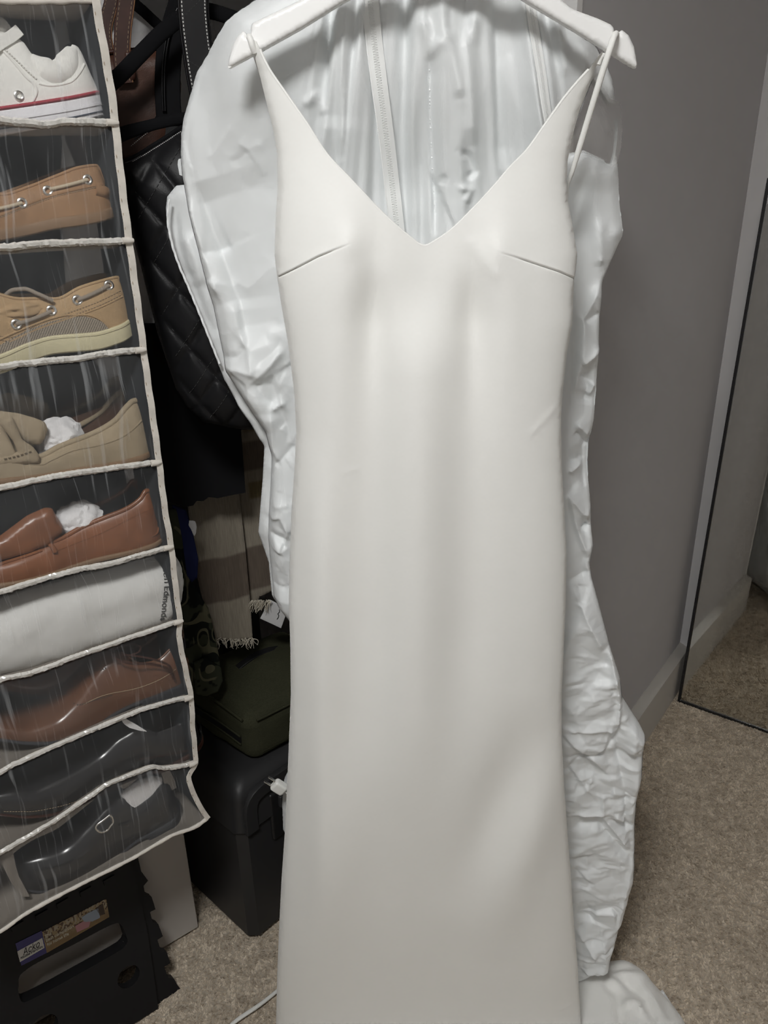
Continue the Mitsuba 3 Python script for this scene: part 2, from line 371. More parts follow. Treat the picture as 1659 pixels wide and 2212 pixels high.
# white jamb of the closet opening
add('trim_1', quad_slab(room(-L_WALL - .018, .002), A * .018, Z * 2.20, -B * (WT + .004)), M_white, False, label='white jamb of the closet opening', **S)
add('trim_2', quad_slab(room(-2.45, .002, 2.20), A * (2.45 - L_WALL), Z * -.018, -B * (WT + .004)), M_white, False, label='white head of the closet opening', **S)
def board(p, along, out, hgt=.158, th=.030):
    prof = np.array([(0, 0), (th, 0), (th, hgt - .012), (.003, hgt), (0, hgt)])
    L = np.linalg.norm(along); a = along / L
    v = np.vstack([p + np.outer(prof[:, 0], out) + np.outer(prof[:, 1], Z) + a * k for k in (0, L)])
    f = []
    for i in range(5):
        j = (i + 1) % 5; f += [(i, j, j + 5), (i, j + 5, i + 5)]
    f += [(0, 2, 1), (0, 3, 2), (0, 4, 3), (5, 6, 7), (5, 7, 8), (5, 8, 9)]
    m = TM(v, f)
    if m.volume < 0: m.invert()
    return m
add('baseboard_right', board(room(-L_WALL + .002, 0), A * (L_WALL - .002), B), M_trim, False, label='painted baseboard of the grey wall', **S)
add('baseboard_far', board(room(0, .030), B * (ROOM_B1 - .030), -A), M_trim, False, label='painted baseboard of the mirror wall', **S)

# carpet pile: short leaning tufts over the part of the floor in view
def pile():
    rng = np.random.default_rng(5); sp = .0047
    x, y = np.meshgrid(np.arange(-1.15, 1.75, sp), np.arange(.25, 2.4, sp)); p = np.stack([x.ravel(), y.ravel()], 1)
    p += rng.uniform(-.45, .45, p.shape) * sp
    rel = np.c_[p, np.zeros(len(p))] - CORNER; a, b = rel @ A, rel @ B
    keep = (((b > .032) & (a < -.032)) | ((b < -.13) & (a < -.63)) | ((a < -L_WALL - .02))) & (b < 2.05) & (b > CL_B + .01)
    p = p[keep]; n = len(p); z0 = np.zeros(n)
    q = np.c_[p, z0]
    ang = 6.3 * meshkit.fbm(q * 55, 2, 3) * 2 + rng.normal(0, .5, n)
    ln = .0042 * (.5 + rng.random(n)); hgt = .0034 * (.65 + .5 * meshkit.fbm(q * 120, 2, 8) + .25 * rng.random(n))
    r = .0040; rot = rng.uniform(0, 6.28, n)
    base = [np.c_[p[:, 0] + r * np.cos(rot + k * 2.094), p[:, 1] + r * np.sin(rot + k * 2.094), z0 - .0005] for k in range(3)]
    tip = np.c_[p[:, 0] + ln * np.cos(ang), p[:, 1] + ln * np.sin(ang), hgt]
    v = np.stack(base + [tip], 1).reshape(-1, 3); i = np.arange(n)[:, None] * 4
    f = np.vstack([i + [0, 1, 3], i + [1, 2, 3], i + [2, 0, 3]])
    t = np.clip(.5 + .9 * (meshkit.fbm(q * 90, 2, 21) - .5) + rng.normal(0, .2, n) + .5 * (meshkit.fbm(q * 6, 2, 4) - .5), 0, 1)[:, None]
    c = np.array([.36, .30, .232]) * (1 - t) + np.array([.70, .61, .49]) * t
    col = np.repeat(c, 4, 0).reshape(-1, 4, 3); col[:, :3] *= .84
    return TM(v, f), col.reshape(-1, 3)
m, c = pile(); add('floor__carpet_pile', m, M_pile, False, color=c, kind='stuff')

# ceiling lamp
lp = np.array(LAMP_POS)
th = np.linspace(0, 2 * np.pi, 49)[:-1]
add('ceiling_lamp__base', trimesh.creation.cylinder(.22, .035, sections=48, transform=trimesh.transformations.translation_matrix((lp[0], lp[1], CEIL - .0175))), M_lamp, 30)
def dome():
    V = []
    for k in range(9):
        a = k / 8 * math.pi / 2
        V.append(np.stack([lp[0] + LAMP_R * np.cos(a) * np.cos(th), lp[1] + LAMP_R * np.cos(a) * np.sin(th), np.full(48, CEIL - .035 - .055 * np.sin(a))], 1))
    v, f = gridmesh(np.array(V), True); m = TM(v, f)
    return m
dm = dome()
nrm = np.cross(dm.vertices[dm.faces[:, 1]] - dm.vertices[dm.faces[:, 0]], dm.vertices[dm.faces[:, 2]] - dm.vertices[dm.faces[:, 0]])
if nrm[:, 2].mean() > 0: dm.invert()
add('ceiling_lamp__shade', dm, M_lamp, False, emitter={'type': 'area', 'radiance': {'type': 'rgb', 'value': list(LAMP_RADIANCE)}})
tag('ceiling_lamp', 'round flush ceiling lamp with a white glass shade', 'ceiling lamp')

# leaning mirror
MIR = np.array([.9417, 2.0663, 0]); ML = math.radians(3.7)
mu = UP * math.cos(ML) + A * math.sin(ML); mn = -A * math.cos(ML) + UP * math.sin(ML)
MW, MH, FW = .62, 1.62, .0085
def bar(p, a, b, dep): return quad_slab(p, a, b, dep)
fr = cat(bar(MIR, mu * MH, B * FW, -mn * .022), bar(MIR + B * (MW - FW), mu * MH, B * FW, -mn * .022),
         bar(MIR + B * FW, mu * FW, B * (MW - 2 * FW), -mn * .022), bar(MIR + B * FW + mu * (MH - FW), mu * FW, B * (MW - 2 * FW), -mn * .022))
add('floor_mirror__frame', fr, M_black_metal, False, label='thin black metal frame')
add('floor_mirror__glass', quad_slab(MIR + B * FW + mu * FW - mn * .004, mu * (MH - 2 * FW), B * (MW - 2 * FW), -mn * .003), M_mirror, False, label='mirror glass')
add('floor_mirror__backing', quad_slab(MIR + B * FW + mu * FW - mn * .008, mu * (MH - 2 * FW), B * (MW - 2 * FW), -mn * .008), M_black_metal, False)
tag('floor_mirror', 'tall mirror with a thin black frame leaning against the far wall', 'mirror')

# closet rod (carries the hanging things, above the frame)
rod0, rod1 = room(-2.45, -.36, 1.98), room(-.62, -.36, 1.98)
add('closet_rod', tube(np.linspace(rod0, rod1, 4), .016, 14), M_metal, 40, label='chrome closet rod above the hanging bags', category='closet rod')

# ------------------------------------------------------------------ wedding dress
DP = Plane((0.0, .98, 1.5), 90)       # plane of the dress, square to the viewer
LEFT = [(540,84),(548,116),(561,162),(575,220),(591,284),(599,333),(600,405),(596,463),(593,550),(599,598),(608,660),(622,740),(636,850),(640,930),(637,1000),(630,1100),(626,1200),(624,1300),(627,1400),(628,1500),(625,1580),(620,1700),(615,1800),(608,1900),(603,2000),(599,2100),(596,2212),(592,2300)]
RIGHT = [(1303,120),(1287,145),(1273,185),(1252,237),(1238,289),(1226,347),(1224,391),(1226,434),(1235,477),(1247,550),(1244,580),(1240,602),(1236,700),(1225,760),(1215,850),(1212,900),(1213,1000),(1219,1100),(1224,1200),(1222,1300),(1218,1400),(1213,1500),(1213,1600),(1218,1700),(1226,1800),(1234,1900),(1240,2000),(1247,2080),(1255,2212),(1262,2300)]
NECK_L = [(556,92),(564,110),(580,145),(619,203),(665,269),(709,336),(758,388),(839,472),(890,515),(902,524),(914,528)]
NECK_R = [(940,515),(969,495),(1012,454),(1061,402),(1096,362),(1131,327),(1171,272),(1218,208),(1267,153),(1298,112)]
DART_L, DART_R = [(596,600),(640,577),(690,550),(730,533),(757,522)], [(1062,537),(1100,549),(1150,566),(1200,583),(1243,602)]
def sides(Y):
    l, r = np.array(LEFT), np.array(RIGHT); return np.interp(Y, l[:, 1], l[:, 0]), np.interp(Y, r[:, 1], r[:, 0])
def gauss(X, Y, x, y, sx, sy): return np.exp(-((X - x) / sx) ** 2 - ((Y - y) / sy) ** 2)
def dress_front(S, T, X, Y, dist):
    l, r = sides(Y); u = np.clip((X - l) / (r - l), 0, 1); k = np.minimum(u, 1 - u) * (r - l)     # pixels from the side
    body = sm(150, 760, Y)
    side = np.sqrt(np.clip(1 - (1 - np.clip(k / 95, 0, 1)) ** 2, 0, 1))
    d = .030 * side * (.55 + .45 * body) + .012 * np.sin(np.pi * u) * body
    d += .0075 * gauss(X, Y, 745, 535, 95, 150) + .0075 * gauss(X, Y, 1075, 545, 95, 150)
    d += .0035 * gauss(X, Y, 757, 522, 26, 34) + .0035 * gauss(X, Y, 1064, 537, 26, 34)
    d -= .006 * gauss(X, Y, 905, 660, 60, 170)
    d += .006 * gauss(X, Y, 740, 760, 50, 260) + .006 * gauss(X, Y, 1080, 740, 50, 260)
    d -= .009 * gauss(X, Y, 806, 660, 30, 150) + .009 * gauss(X, Y, 1016, 660, 30, 150)
    # long soft folds down the skirt
    d += .014 * np.exp(-((X - (905 - .02 * (Y - 700))) / 70) ** 2) * sm(600, 800, Y) * (1 - sm(1500, 1900, Y))
    d -= .011 * np.exp(-((X - (800 + .01 * (Y - 700))) / 55) ** 2) * sm(560, 700, Y) * (1 - sm(1300, 1700, Y))
    d -= .011 * np.exp(-((X - (1020 - .03 * (Y - 700))) / 60) ** 2) * sm(560, 700, Y) * (1 - sm(1300, 1700, Y))
    d += .010 * np.exp(-((X - 700) / 40) ** 2) * sm(900, 1200, Y) * (1 - sm(1700, 2000, Y))
    d += ridge(X, Y, [(1150, 1480), (1100, 1640), (1040, 1800), (980, 1950)], 60, -.016) + ridge(X, Y, [(1190, 1560), (1150, 1700), (1100, 1850), (1070, 2050)], 55, .016)
    d += ridge(X, Y, [(760, 1500), (740, 1750), (700, 2000), (690, 2200)], 60, .013)
    d += .004 * n3(S * 7, T * 4, 3, 5, 2) * body
    # darts, small pulls
    for line in (DART_L, DART_R):
        q, s, t = seg_dist(X, Y, line)
        tip = t if line is DART_R else 1 - t
        wgt = np.clip(tip * 3, 0, 1) if line is DART_R else np.clip(tip * 3 + .05, 0, 1)
        d += -.0026 * np.exp(-(q / 2.0) ** 2) * wgt + .0024 * np.exp(-q / 10) * (s * (1 if line is DART_L else 1) < 0) * wgt
    d += ridge(X, Y, [(1130, 925), (1165, 895), (1200, 862)], 5, .0012) + ridge(X, Y, [(740, 1003), (780, 992)], 4, .0008) + ridge(X, Y, [(1195, 2147), (1240, 2144)], 3, .0012)
    d += ridge(X, Y, [(1000, 505), (1045, 570), (1070, 600)], 14, .0018)
    return d
def dress_poly():
    px = NECK_L + NECK_R + RIGHT + LEFT[::-1]
    return shapely.Polygon(DP.st(px)).buffer(0)
ex = []
for line in (DART_L, DART_R):
    q = smoothline(line, 70); t = np.gradient(q, axis=0); t /= np.linalg.norm(t, axis=1, keepdims=True); nn = np.stack([-t[:, 1], t[:, 0]], 1)
    for o in (-14, -8, -5, -3, -1.5, 0, 1.5, 3, 5, 8, 14): ex.append(DP.st(q + nn * o))
poly = dress_poly()
p2, f2 = tri(poly, .0048, np.vstack(ex), 1)
X2, Y2 = pix(DP.w(p2[:, 0], p2[:, 1])); fr = dress_front(p2[:, 0], p2[:, 1], X2, Y2, None)
front = shell(f2, DP.w(p2[:, 0], p2[:, 1], fr), DP.w(p2[:, 0], p2[:, 1], fr - .003))
add('wedding_dress__front_panel', front, M_dress, 40)
# back of the dress: lower neckline, hangs a little behind
def cutpoly(y0):
    l = [q for q in LEFT if q[1] > y0]; r = [q for q in RIGHT if q[1] > y0]
    lx, rx = sides(np.array(float(y0)))
    return [(float(lx), y0)] + [((lx + rx) / 2, y0 + 26)] + [(float(rx), y0)] + r + l[::-1]
def dress_back(S, T, X, Y, dist):
    l, r = sides(Y); k = np.minimum(X - l, r - X)
    return -.028 * np.sqrt(np.clip(1 - (1 - np.clip(k / 95, 0, 1)) ** 2, 0, 1)) + .003 * n3(S * 9, T * 5, 1, 4, 2)
mb, _ = slab(DP, cutpoly(560), .008, dress_back, lambda *a: dress_back(*a) - .003)
add('wedding_dress__back_panel', mb, M_dress, 40)
# edging roll along the neckline
nl = smoothline(NECK_L[1:] + NECK_R[:-1], 150); st = DP.st(nl); xx, yy = pix(DP.w(st[:, 0], st[:, 1]))
nd = dress_front(st[:, 0], st[:, 1], xx, yy, None)
add('wedding_dress__neckline_edge', tube(DP.w(st[:, 0], st[:, 1], nd - .0014), .0016, 8), M_dress, 60)
# straps: a left one gathered into the notch, a right one looped over the hanger
HD = .985
sl = smoothline([P(550, 112, .976), P(544, 96, .972), P(541, 85, .972), P(538, 80, .985), P(540, 84, 1.0), P(549, 110, 1.008), P(575, 190, 1.012), P(612, 330, 1.01), P(612, 560, 1.01)], 60)
add('wedding_dress__strap', tube(sl, np.interp(np.linspace(0, 1, 60), [0, .15, .3, 1], [.0036, .0032, .003, .003]), 8), M_dress, 60)
sr = smoothline([P(1292, 140, .98), P(1299, 122, .98), P(1304, 122, .986), P(1307, 128, .993), P(1311, 115, 1.0), P(1318, 95, 1.002), P(1326, 80, .998), P(1330, 75, .985), P(1327, 78, .966), P(1318, 105, .962), P(1300, 160, .966), P(1262, 285, .985), P(1236, 370, .998), P(1225, 404, 1.004), P(1222, 450, 1.008), P(1226, 560, 1.008)], 110)
add('wedding_dress__strap_001', tube(sr, np.interp(np.linspace(0, 1, 110), [0, .1, .25, .6, .75, 1], [.0032, .0036, .0036, .0036, .0024, .0022]), 10), M_dress, 60, label='right strap looped over the hanger notch')
# the train, pooled on the carpet
def train():
    px = [(1170,2120),(1250,2112),(1300,2092),(1340,2086),(1385,2108),(1425,2150),(1460,2196),(1485,2240),(1510,2330),(1480,2420),(1380,2470),(1200,2480),(900,2470),(640,2440),(560,2360),(600,2300),(800,2250),(1000,2200)]
    st = np.array([G(*q)[:2] for q in px]); st = smoothline(st, 120, True); poly = shapely.Polygon(st).buffer(0)
    p, f = tri(poly, .007, None, 3); dist = shapely.distance(shapely.points(p), poly.boundary)
    X, Y = pix(np.c_[p, np.zeros(len(p))])
    h = .006 + .042 * np.sqrt(np.clip(1 - (1 - np.clip(dist / .05, 0, 1)) ** 2, 0, 1))
    for line, w, a in (([(1290,2130),(1340,2150),(1390,2190),(1420,2260)],9,-.012), ([(1262,2122),(1330,2124),(1370,2130)],8,-.012), ([(1300,2150),(1330,2180),(1340,2260)],10,-.010),
                       ([(1300,2160),(1350,2135),(1400,2150)],16,.010), ([(1370,2160),(1405,2200),(1420,2260)],10,.008), ([(1340,2205),(1370,2200),(1385,2230)],7,.010), ([(1395,2115),(1425,2170),(1445,2240)],10,-.006)):
        h += ridge(X, Y, line, w, a)
    h += .010 * n3(p[:, 0] * 12, p[:, 1] * 12, 0, 8, 3) * np.clip(dist / .03, 0, 1)
    h = np.maximum(h, .010)
    return shell(f, np.c_[p, h], np.c_[p, np.full(len(p), .0085)])
add('wedding_dress__train', train(), M_dress, 40, label='train pooled on the carpet')
tag('wedding_dress', 'ivory sleeveless V-neck wedding gown hanging from the white hanger', 'dress')

# ------------------------------------------------------------------ white hanger
HP = Plane((0.0, HD, 1.6), 90)
HPX = [(493,150),(497,125),(504,98),(516,78),(527,68),(532,72),(536,82),(540,84),(543,78),(543,62),(546,52),(562,44),(650,2),(720,-42),(790,-78),(850,-98),(935,-108),(1020,-98),(1080,-78),(1150,-34),(1205,-2),(1236,22),(1290,42),(1318,55),(1324,62),(1324,76),(1329,80),(1333,74),(1341,66),(1356,78),(1368,104),(1374,140),(1371,150),(1320,118),(1240,68),(1150,14),(1080,-30),(1010,-56),(935,-62),(860,-56),(800,-26),(740,8),(650,64),(564,112),(541,124)]
def bevel_slab(pl, px, th, bev, st=None, off=0.0):
    poly = shapely.Polygon(pl.st(px, off) if st is None else st).buffer(0); inn = poly.buffer(-bev, join_style=1)
    if inn.geom_type != 'Polygon': inn = max(inn.geoms, key=lambda g: g.area)
    p, f = tri(poly, max(.006, bev * 1.5), None)
    d = shapely.distance(shapely.points(p), poly.boundary)
    k = np.clip(d / bev, 0, 1); lift = th / 2 - bev * (1 - np.sqrt(np.clip(1 - (1 - k) ** 2, 0, 1)))
    return shell(f, pl.w(p[:, 0], p[:, 1], off + lift), pl.w(p[:, 0], p[:, 1], off - lift))
def hanger_body():
    poly = shapely.Polygon(HP.st(HPX)).buffer(0)
    th = .013; parts = []
    poly = poly.buffer(-.0012).buffer(.0012)
    ex = []
    for o in (.0006, .0014, .0024):
        b = poly.buffer(-o); b = b if b.geom_type == 'Polygon' else max(b.geoms, key=lambda g: g.area)
        n = int(b.exterior.length / .003); ex += [b.exterior.interpolate(i / n, normalized=True).coords[0] for i in range(n)]
    p, f = tri(poly.buffer(0), .003, None)
    d = shapely.distance(shapely.points(p), poly.boundary); k = np.clip(d / .0024, 0, 1)
    lift = th / 2 - .0024 * (1 - np.sqrt(np.clip(1 - (1 - k) ** 2, 0, 1)))
    return shell(f, HP.w(p[:, 0], p[:, 1], lift), HP.w(p[:, 0], p[:, 1], -lift))
add('clothes_hanger__body', hanger_body(), M_hanger, 40)
hk = P(935, -100, HD)
hook = [hk + np.array([0, 0, z]) for z in (-.02, 0, .03, .05)] + [hk + np.array([.022 * (1 - math.cos(a)), 0, .05 + .012 + .030 * math.sin(a)]) for a in np.linspace(.2, 3.6, 14)]
add('clothes_hanger__hook', tube(smoothline(hook, 50), .0021, 8), M_metal, 60, label='metal hook')
tag('clothes_hanger', 'white notched clothes hanger that carries the ivory gown', 'hanger')
hp = hook[10]
bkt = hp + np.array([.0, 0, .0])
# a bracket fixed to the head of the opening that the hanger hangs from
br = smoothline([bkt + np.array([0, 0, .008]), bkt + np.array([0, .02, .012]), bkt + np.array([0, .05, .06]), np.array([bkt[0], bkt[1] + .06, 2.182])], 30)
add('wall_hook', tube(br, .004, 8), M_metal, 60, label='small metal hook under the head of the closet opening that carries the white hanger', category='hook')

# ------------------------------------------------------------------ garment bag
BP = Plane((0.0, 1.088, 1.5), 90)
BAG_L = [(760,-60),(640,-28),(576,4),(545,26),(497,54),(472,84),(448,122),(426,156),(411,208),(397,255),(392,289),(391,340),(394,376),(402,420),(420,500),(440,580),(462,660),(478,740),(490,800),(520,850),(548,892),(575,930),(588,980),(585,1060),(580,1150),(586,1220),(592,1283),(603,1309),(626,1338),(650,1370),(652,1500),(640,1640),(613,1690),(610,1735),(612,1790),(640,1830),(650,2000),(660,2130)]
BAG_R = [(1252,2112),(1314,2075),(1328,2024),(1347,1958),(1365,1895),(1371,1818),(1373,1732),(1385,1673),(1390,1603),(1390,1580),(1340,1502),(1336,1459),(1317,1400),(1299,1327),(1279,1251),(1275,1218),(1283,1179),(1280,1117),(1276,1001),(1278,965),(1289,915),(1295,849),(1296,817),(1298,755),(1301,690),(1306,614),(1313,597),(1340,537),(1351,513),(1354,499),(1347,447),(1343,388),(1332,325),(1335,271),(1329,225),(1321,174),(1313,149),(1290,110),(1240,60),(1160,0),(1080,-60)]
WINDOW = [(1216,330),(1240,255),(1262,196),(1275,172),(1292,190),(1312,222),(1330,228),(1333,272),(1330,322),(1323,353),(1310,350),(1308,344),(1258,324),(1230,330)]
bag_poly = shapely.Polygon(BP.st(BAG_L + BAG_R)).buffer(0)
win_poly = shapely.Polygon(BP.st(WINDOW)).buffer(0)
ZIPS = ([(797,-40),(802,40),(818,180),(838,330),(850,430),(858,500)], [(1122,5),(1128,50),(1146,160),(1160,240),(1172,290)])
def bag_crumple(S, T, X, Y):
    low = sm(1180, 1480, Y); right = sm(1150, 1230, X); leftz = 1 - sm(640, 760, X)
    mid = (1 - right) * (1 - leftz) * (1 - sm(500, 620, Y))
    lo = sm(560, 800, Y)
    d = .016 * facets(S, T, .10, 1, 1.0, .5) * (leftz * (.35 + .65 * lo) + right * .7)
    d += .005 * n3(S * 22, T * 9, 0, 31, 3) * leftz
    d += .0050 * facets(S, T, .034, 2, 1.0, .6) * (leftz * (.22 + .7 * lo) + right * (.45 + .75 * low))
    d += .0020 * facets(S, T, .014, 5, 1.0, .8) * leftz * (.25 + .75 * lo) * (n3(S * 18, T * 18, 0, 2, 2) > -.02)
    d += .0085 * facets(S, T, .042, 13, .8, 1.1) * right * low
    d += .0036 * facets(S, T, .019, 3, .7, 1.4) * right * low * sm(1280, 1420, Y)
    d += .0020 * facets(S, T, .010, 4, .6, 1.3) * right * (.25 + .75 * low) * (.5 + n3(S * 20, T * 20, 0, 2, 2))
    # vertical drapes seen through the neckline
    qz = np.minimum(seg_dist(X, Y, ZIPS[0])[0], seg_dist(X, Y, ZIPS[1])[0]); mid = mid * (.25 + .75 * sm(4, 22, qz))
    U = (X - 910) / (.80 + .3 * Y / 500) * .00066
    d += mid * (.050 * n3(U * 30, T * 1.6, 1.0, 5, 2) + .036 * (.12 - np.sqrt(n3(U * 46 + 1.2 * n3(S * 9, T * 4, 0, 2, 2), T * 2.0, 2.0, 6, 2) ** 2 + .0012)) + .006 * facets(S, T, .05, 8, 1.5, .35))
    return d
CREASES = [  # pixel line, width, amp, other width
    ([(716,60),(712,180),(706,290)], 6, -.006, 40), ([(752,30),(742,200),(738,350)], 9, .006, 9), ([(660,240),(690,215),(706,260)], 9, .005, 9),
    ([(780,20),(800,150),(830,330),(842,480)], 10, -.006, 60), ([(920,110),(924,250),(936,430),(934,520)], 4, -.008, 26), ([(905,60),(925,130),(946,100)], 12, .008, 12),
    ([(955,80),(968,150),(985,230)], 12, .008, 12), ([(1055,0),(1060,180),(1072,380)], 5, -.007, 40), ([(1020,20),(1000,120),(1010,330)], 16, .007, 16),
    ([(985,330),(1005,340),(1018,372),(1000,390)], 7, -.007, 7), ([(985,405),(1010,412),(1000,440)], 7, .007, 7), ([(1128,180),(1140,240),(1150,300)], 6, .004, 6), ([(948,400),(955,380)], 8, -.006, 8),
    ([(1180,40),(1195,120),(1215,180)], 16, .007, 16), ([(1240,80),(1258,140),(1262,160)], 14, -.005, 14),
    # left lobe
    ([(512,272),(470,330),(450,345)], 5, .0022, 14), ([(520,310),(545,327),(575,312)], 4, .0022, 8), ([(545,327),(520,345),(500,350)], 4, -.0022, 8), ([(545,327),(570,365),(575,385)], 4, .002, 10),
    ([(424,382),(438,430),(460,500),(500,600),(520,650),(545,760)], 9, -.020, 60), ([(402,420),(430,500),(465,600),(490,660)], 12, .010, 12), ([(440,545),(470,545),(505,530)], 6, -.010, 26), ([(455,600),(470,620),(475,600)], 10, .010, 10),
    ([(512,640),(520,700),(545,760),(560,815)], 9, .011, 30), ([(480,770),(520,765),(545,740)], 6, -.008, 20), ([(478,790),(520,790),(560,800)], 9, .008, 9), ([(555,815),(590,780),(620,745)], 5, .008, 14), ([(560,780),(600,750),(615,720)], 6, -.004, 14),
    ([(555,812),(575,850),(600,870)], 6, -.007, 20), ([(590,870),(600,872),(620,860)], 7, .010, 10), ([(590,880),(592,960),(612,1000)], 10, .010, 10), ([(596,1000),(625,970),(640,950)], 7, -.008, 7), ([(590,1080),(630,1075)], 5, .005, 10),
    ([(580,1110),(610,1100),(630,1140)], 5, .012, 26), ([(586,1140),(625,1150)], 8, -.012, 8), ([(605,1180),(628,1130)], 5, .010, 12), ([(590,1250),(625,1255)], 5, -.006, 14), ([(610,560),(540,620),(500,600)], 18, .004, 18),
    # right edge, top to bottom
    ([(1283,346),(1283,470),(1300,560)], 4, .006, 18), ([(1260,380),(1240,480),(1225,540)], 8, -.007, 24), ([(1296,470),(1290,520),(1300,580)], 8, .008, 8), ([(1320,500),(1345,510)], 4, .006, 6),
    ([(1306,600),(1262,690),(1258,760),(1240,860)], 7, .011, 26), ([(1262,700),(1300,680)], 6, -.008, 14), ([(1255,790),(1285,770),(1300,750)], 8, .010, 14), ([(1258,800),(1275,840),(1265,880)], 8, -.012, 14),
    ([(1275,860),(1290,830)], 5, .009, 9), ([(1246,930),(1275,970)], 7, -.012, 10), ([(1245,915),(1275,945)], 7, .010, 7), ([(1228,1000),(1262,995)], 7, -.010, 16), ([(1226,1020),(1262,1000)], 8, .009, 8), ([(1262,960),(1266,1060)], 5, -.009, 9),
    ([(1222,1060),(1260,1110),(1280,1120)], 6, .010, 22), ([(1256,1148),(1275,1135)], 8, -.014, 8), ([(1225,1060),(1245,1140),(1272,1210)], 5, .011, 16), ([(1222,1260),(1275,1235)], 6, -.007, 10),
    ([(1235,1260),(1262,1330),(1300,1400)], 7, .009, 12), ([(1250,1260),(1250,1300)], 6, -.006, 8), ([(1310,1380),(1318,1440),(1330,1500),(1325,1560)], 5, .013, 18), ([(1216,1560),(1300,1555),(1325,1560)], 6, .010, 16), ([(1216,1620),(1290,1615),(1330,1570)], 5, -.010, 14),
    ([(1340,1510),(1325,1580),(1335,1650),(1345,1700)], 8, -.016, 30), ([(1390,1600),(1365,1570),(1350,1620)], 12, .010, 12), ([(1345,1700),(1345,1760),(1350,1790)], 5, -.014, 10), ([(1225,1745),(1290,1745),(1330,1790),(1365,1835)], 7, .016, 12), ([(1225,1775),(1290,1770),(1355,1840)], 9, -.016, 40),
    ([(1297,1700),(1296,1750)], 5, .008, 9), ([(1320,1745),(1345,1760)], 6, .009, 6), ([(1225,1640),(1262,1690),(1280,1660)], 6, .008, 14), ([(1365,1836),(1345,1900),(1320,2000)], 5, .010, 22), ([(1235,1965),(1280,1970)], 6, -.010, 22), ([(1240,1990),(1280,2040)], 8, .009, 12), ([(1250,2075),(1314,2072)], 5, .010, 20), ([(1290,1970),(1300,2060)], 6, .006, 8)]
def bag_front(S, T, X, Y, dist):
    d = pillow(.024, .03)(dist) * (1 - .45 * sm(1150, 1230, X) * (1 - sm(1250, 1500, Y)))
    d += bag_crumple(S, T, X, Y) * np.clip(dist / .012, .25, 1)
    for line, w, a, w2 in CREASES: 
        if 600 < line[0][0] < 1200 and line[0][1] < 520: d += ridge(X, Y, line, w, a * (1.6 if np.ptp(np.array(line)[:, 1]) > 200 else .9), w2)
        elif line[0][1] > 1360: d += ridge(X, Y, line, w, a * 1.0, w2)
        else: d += ridge(X, Y, line, w * 1.3, a * (1.25 if line[0][0] > 1200 else .9), w2 * 1.3 + .01)
    d -= .020 * sm(1195, 1240, X) * sm(300, 420, Y) * (1 - sm(1050, 1300, Y))
    d += .034 * (1 - sm(140, 430, Y)) * sm(430, 540, X) * (1 - sm(1240, 1300, X))
    # keep clear of the gown, which hangs in front
    cap = .083 - .029 * sm(440, 600, Y) + .012 * sm(1300, 1500, Y) * sm(1230, 1260, X); return cap - .006 * np.log1p(np.exp(np.clip((cap - d) / .006, -30, 30)))
bp = bag_poly.difference(win_poly.buffer(.0005)).buffer(0)
if bp.geom_type != 'Polygon': bp = max(bp.geoms, key=lambda g: g.area)
ex = []
for line, w, a, w2 in CREASES:
    n = int(np.linalg.norm(np.diff(np.array(line), axis=0), axis=1).sum() / 3.2) + 4; q = smoothline(line, n); t = np.gradient(q, axis=0); t /= np.linalg.norm(t, axis=1, keepdims=True); nn = np.stack([-t[:, 1], t[:, 0]], 1)
    for o in (-6, -2.6, 0, 2.6, 6): ex.append(BP.st(q + nn * o))
def fine(x0, x1, y0, y1, step):
    c_ = BP.st([(x0, y0), (x1, y0), (x0, y1), (x1, y1)]); a, b = c_.min(0), c_.max(0); r_ = np.random.default_rng(9)
    gx, gy = np.meshgrid(np.arange(a[0], b[0], step), np.arange(a[1], b[1], step * .87)); gx = gx + (np.arange(len(gy)) % 2)[:, None] * step / 2
    q = np.stack([gx.ravel(), gy.ravel()], 1); X, Y = pix(BP.w(q[:, 0], q[:, 1])); q = q[(X > x0) & (X < x1) & (Y > y0) & (Y < y1)]
    return q + r_.uniform(-.15, .15, q.shape) * step
ex = [fine(1205, 1395, 560, 2120, .0019), fine(386, 645, 60, 1345, .0021), fine(646, 1204, -10, 540, .0021)]
ex = np.vstack(ex)
mg, _ = slab(BP, bp, .0055, bag_front, lambda S, T, X, Y, d: -pillow(.085, .11)(d) * sm(150, 600, Y) * sm(600, 800, X) - .012 + .010 * facets(S, T, .07, 12, 1, .6) * np.clip(d / .02, 0, 1), extra=ex, seed=2, relax=1)
add('garment_bag__sheet', mg, M_bag, 40)
# folded side flap at the left
FLAP = [(399,399),(382,401),(362,425),(359,451),(365,506),(379,550),(397,593),(414,640),(441,704),(471,783),(485,818),(515,871),(546,915),(568,954),(572,962),(568,1029),(559,1147),(581,1213),(588,1283),(603,1309),(640,1330),(660,1200),(650,1000),(560,800),(480,560),(420,400)]
BP2 = Plane((0.0, 1.115, 1.5), 90)
def flap_front(S, T, X, Y, dist):
    d = pillow(.012, .02)(dist) + .008 * facets(S, T, .06, 21, 1.2, .6) * np.clip(dist / .012, .2, 1) + .003 * facets(S, T, .022, 22) * np.clip(dist / .012, .2, 1)
    d += ridge(X, Y, [(380,440),(385,520),(420,620),(470,740)], 9, -.006, 9) + ridge(X, Y, [(400,500),(430,560),(440,620)], 10, .010, 14) + ridge(X, Y, [(500,860),(545,905),(570,960)], 6, .008, 12)
    return np.minimum(d, .026)
mf, _ = slab(BP2, FLAP, .003, flap_front, lambda S, T, X, Y, d: -.003 - pillow(.006, .02)(d), seed=4, relax=3)
add('garment_bag__side_gusset', mf, M_bag, 50)
sx = [(374,430),(370,470),(378,520),(394,570),(412,612),(430,655),(456,720),(480,780)]
st = BP2.st(smoothline(sx, 46)); zz = smoothline(sx, 46)
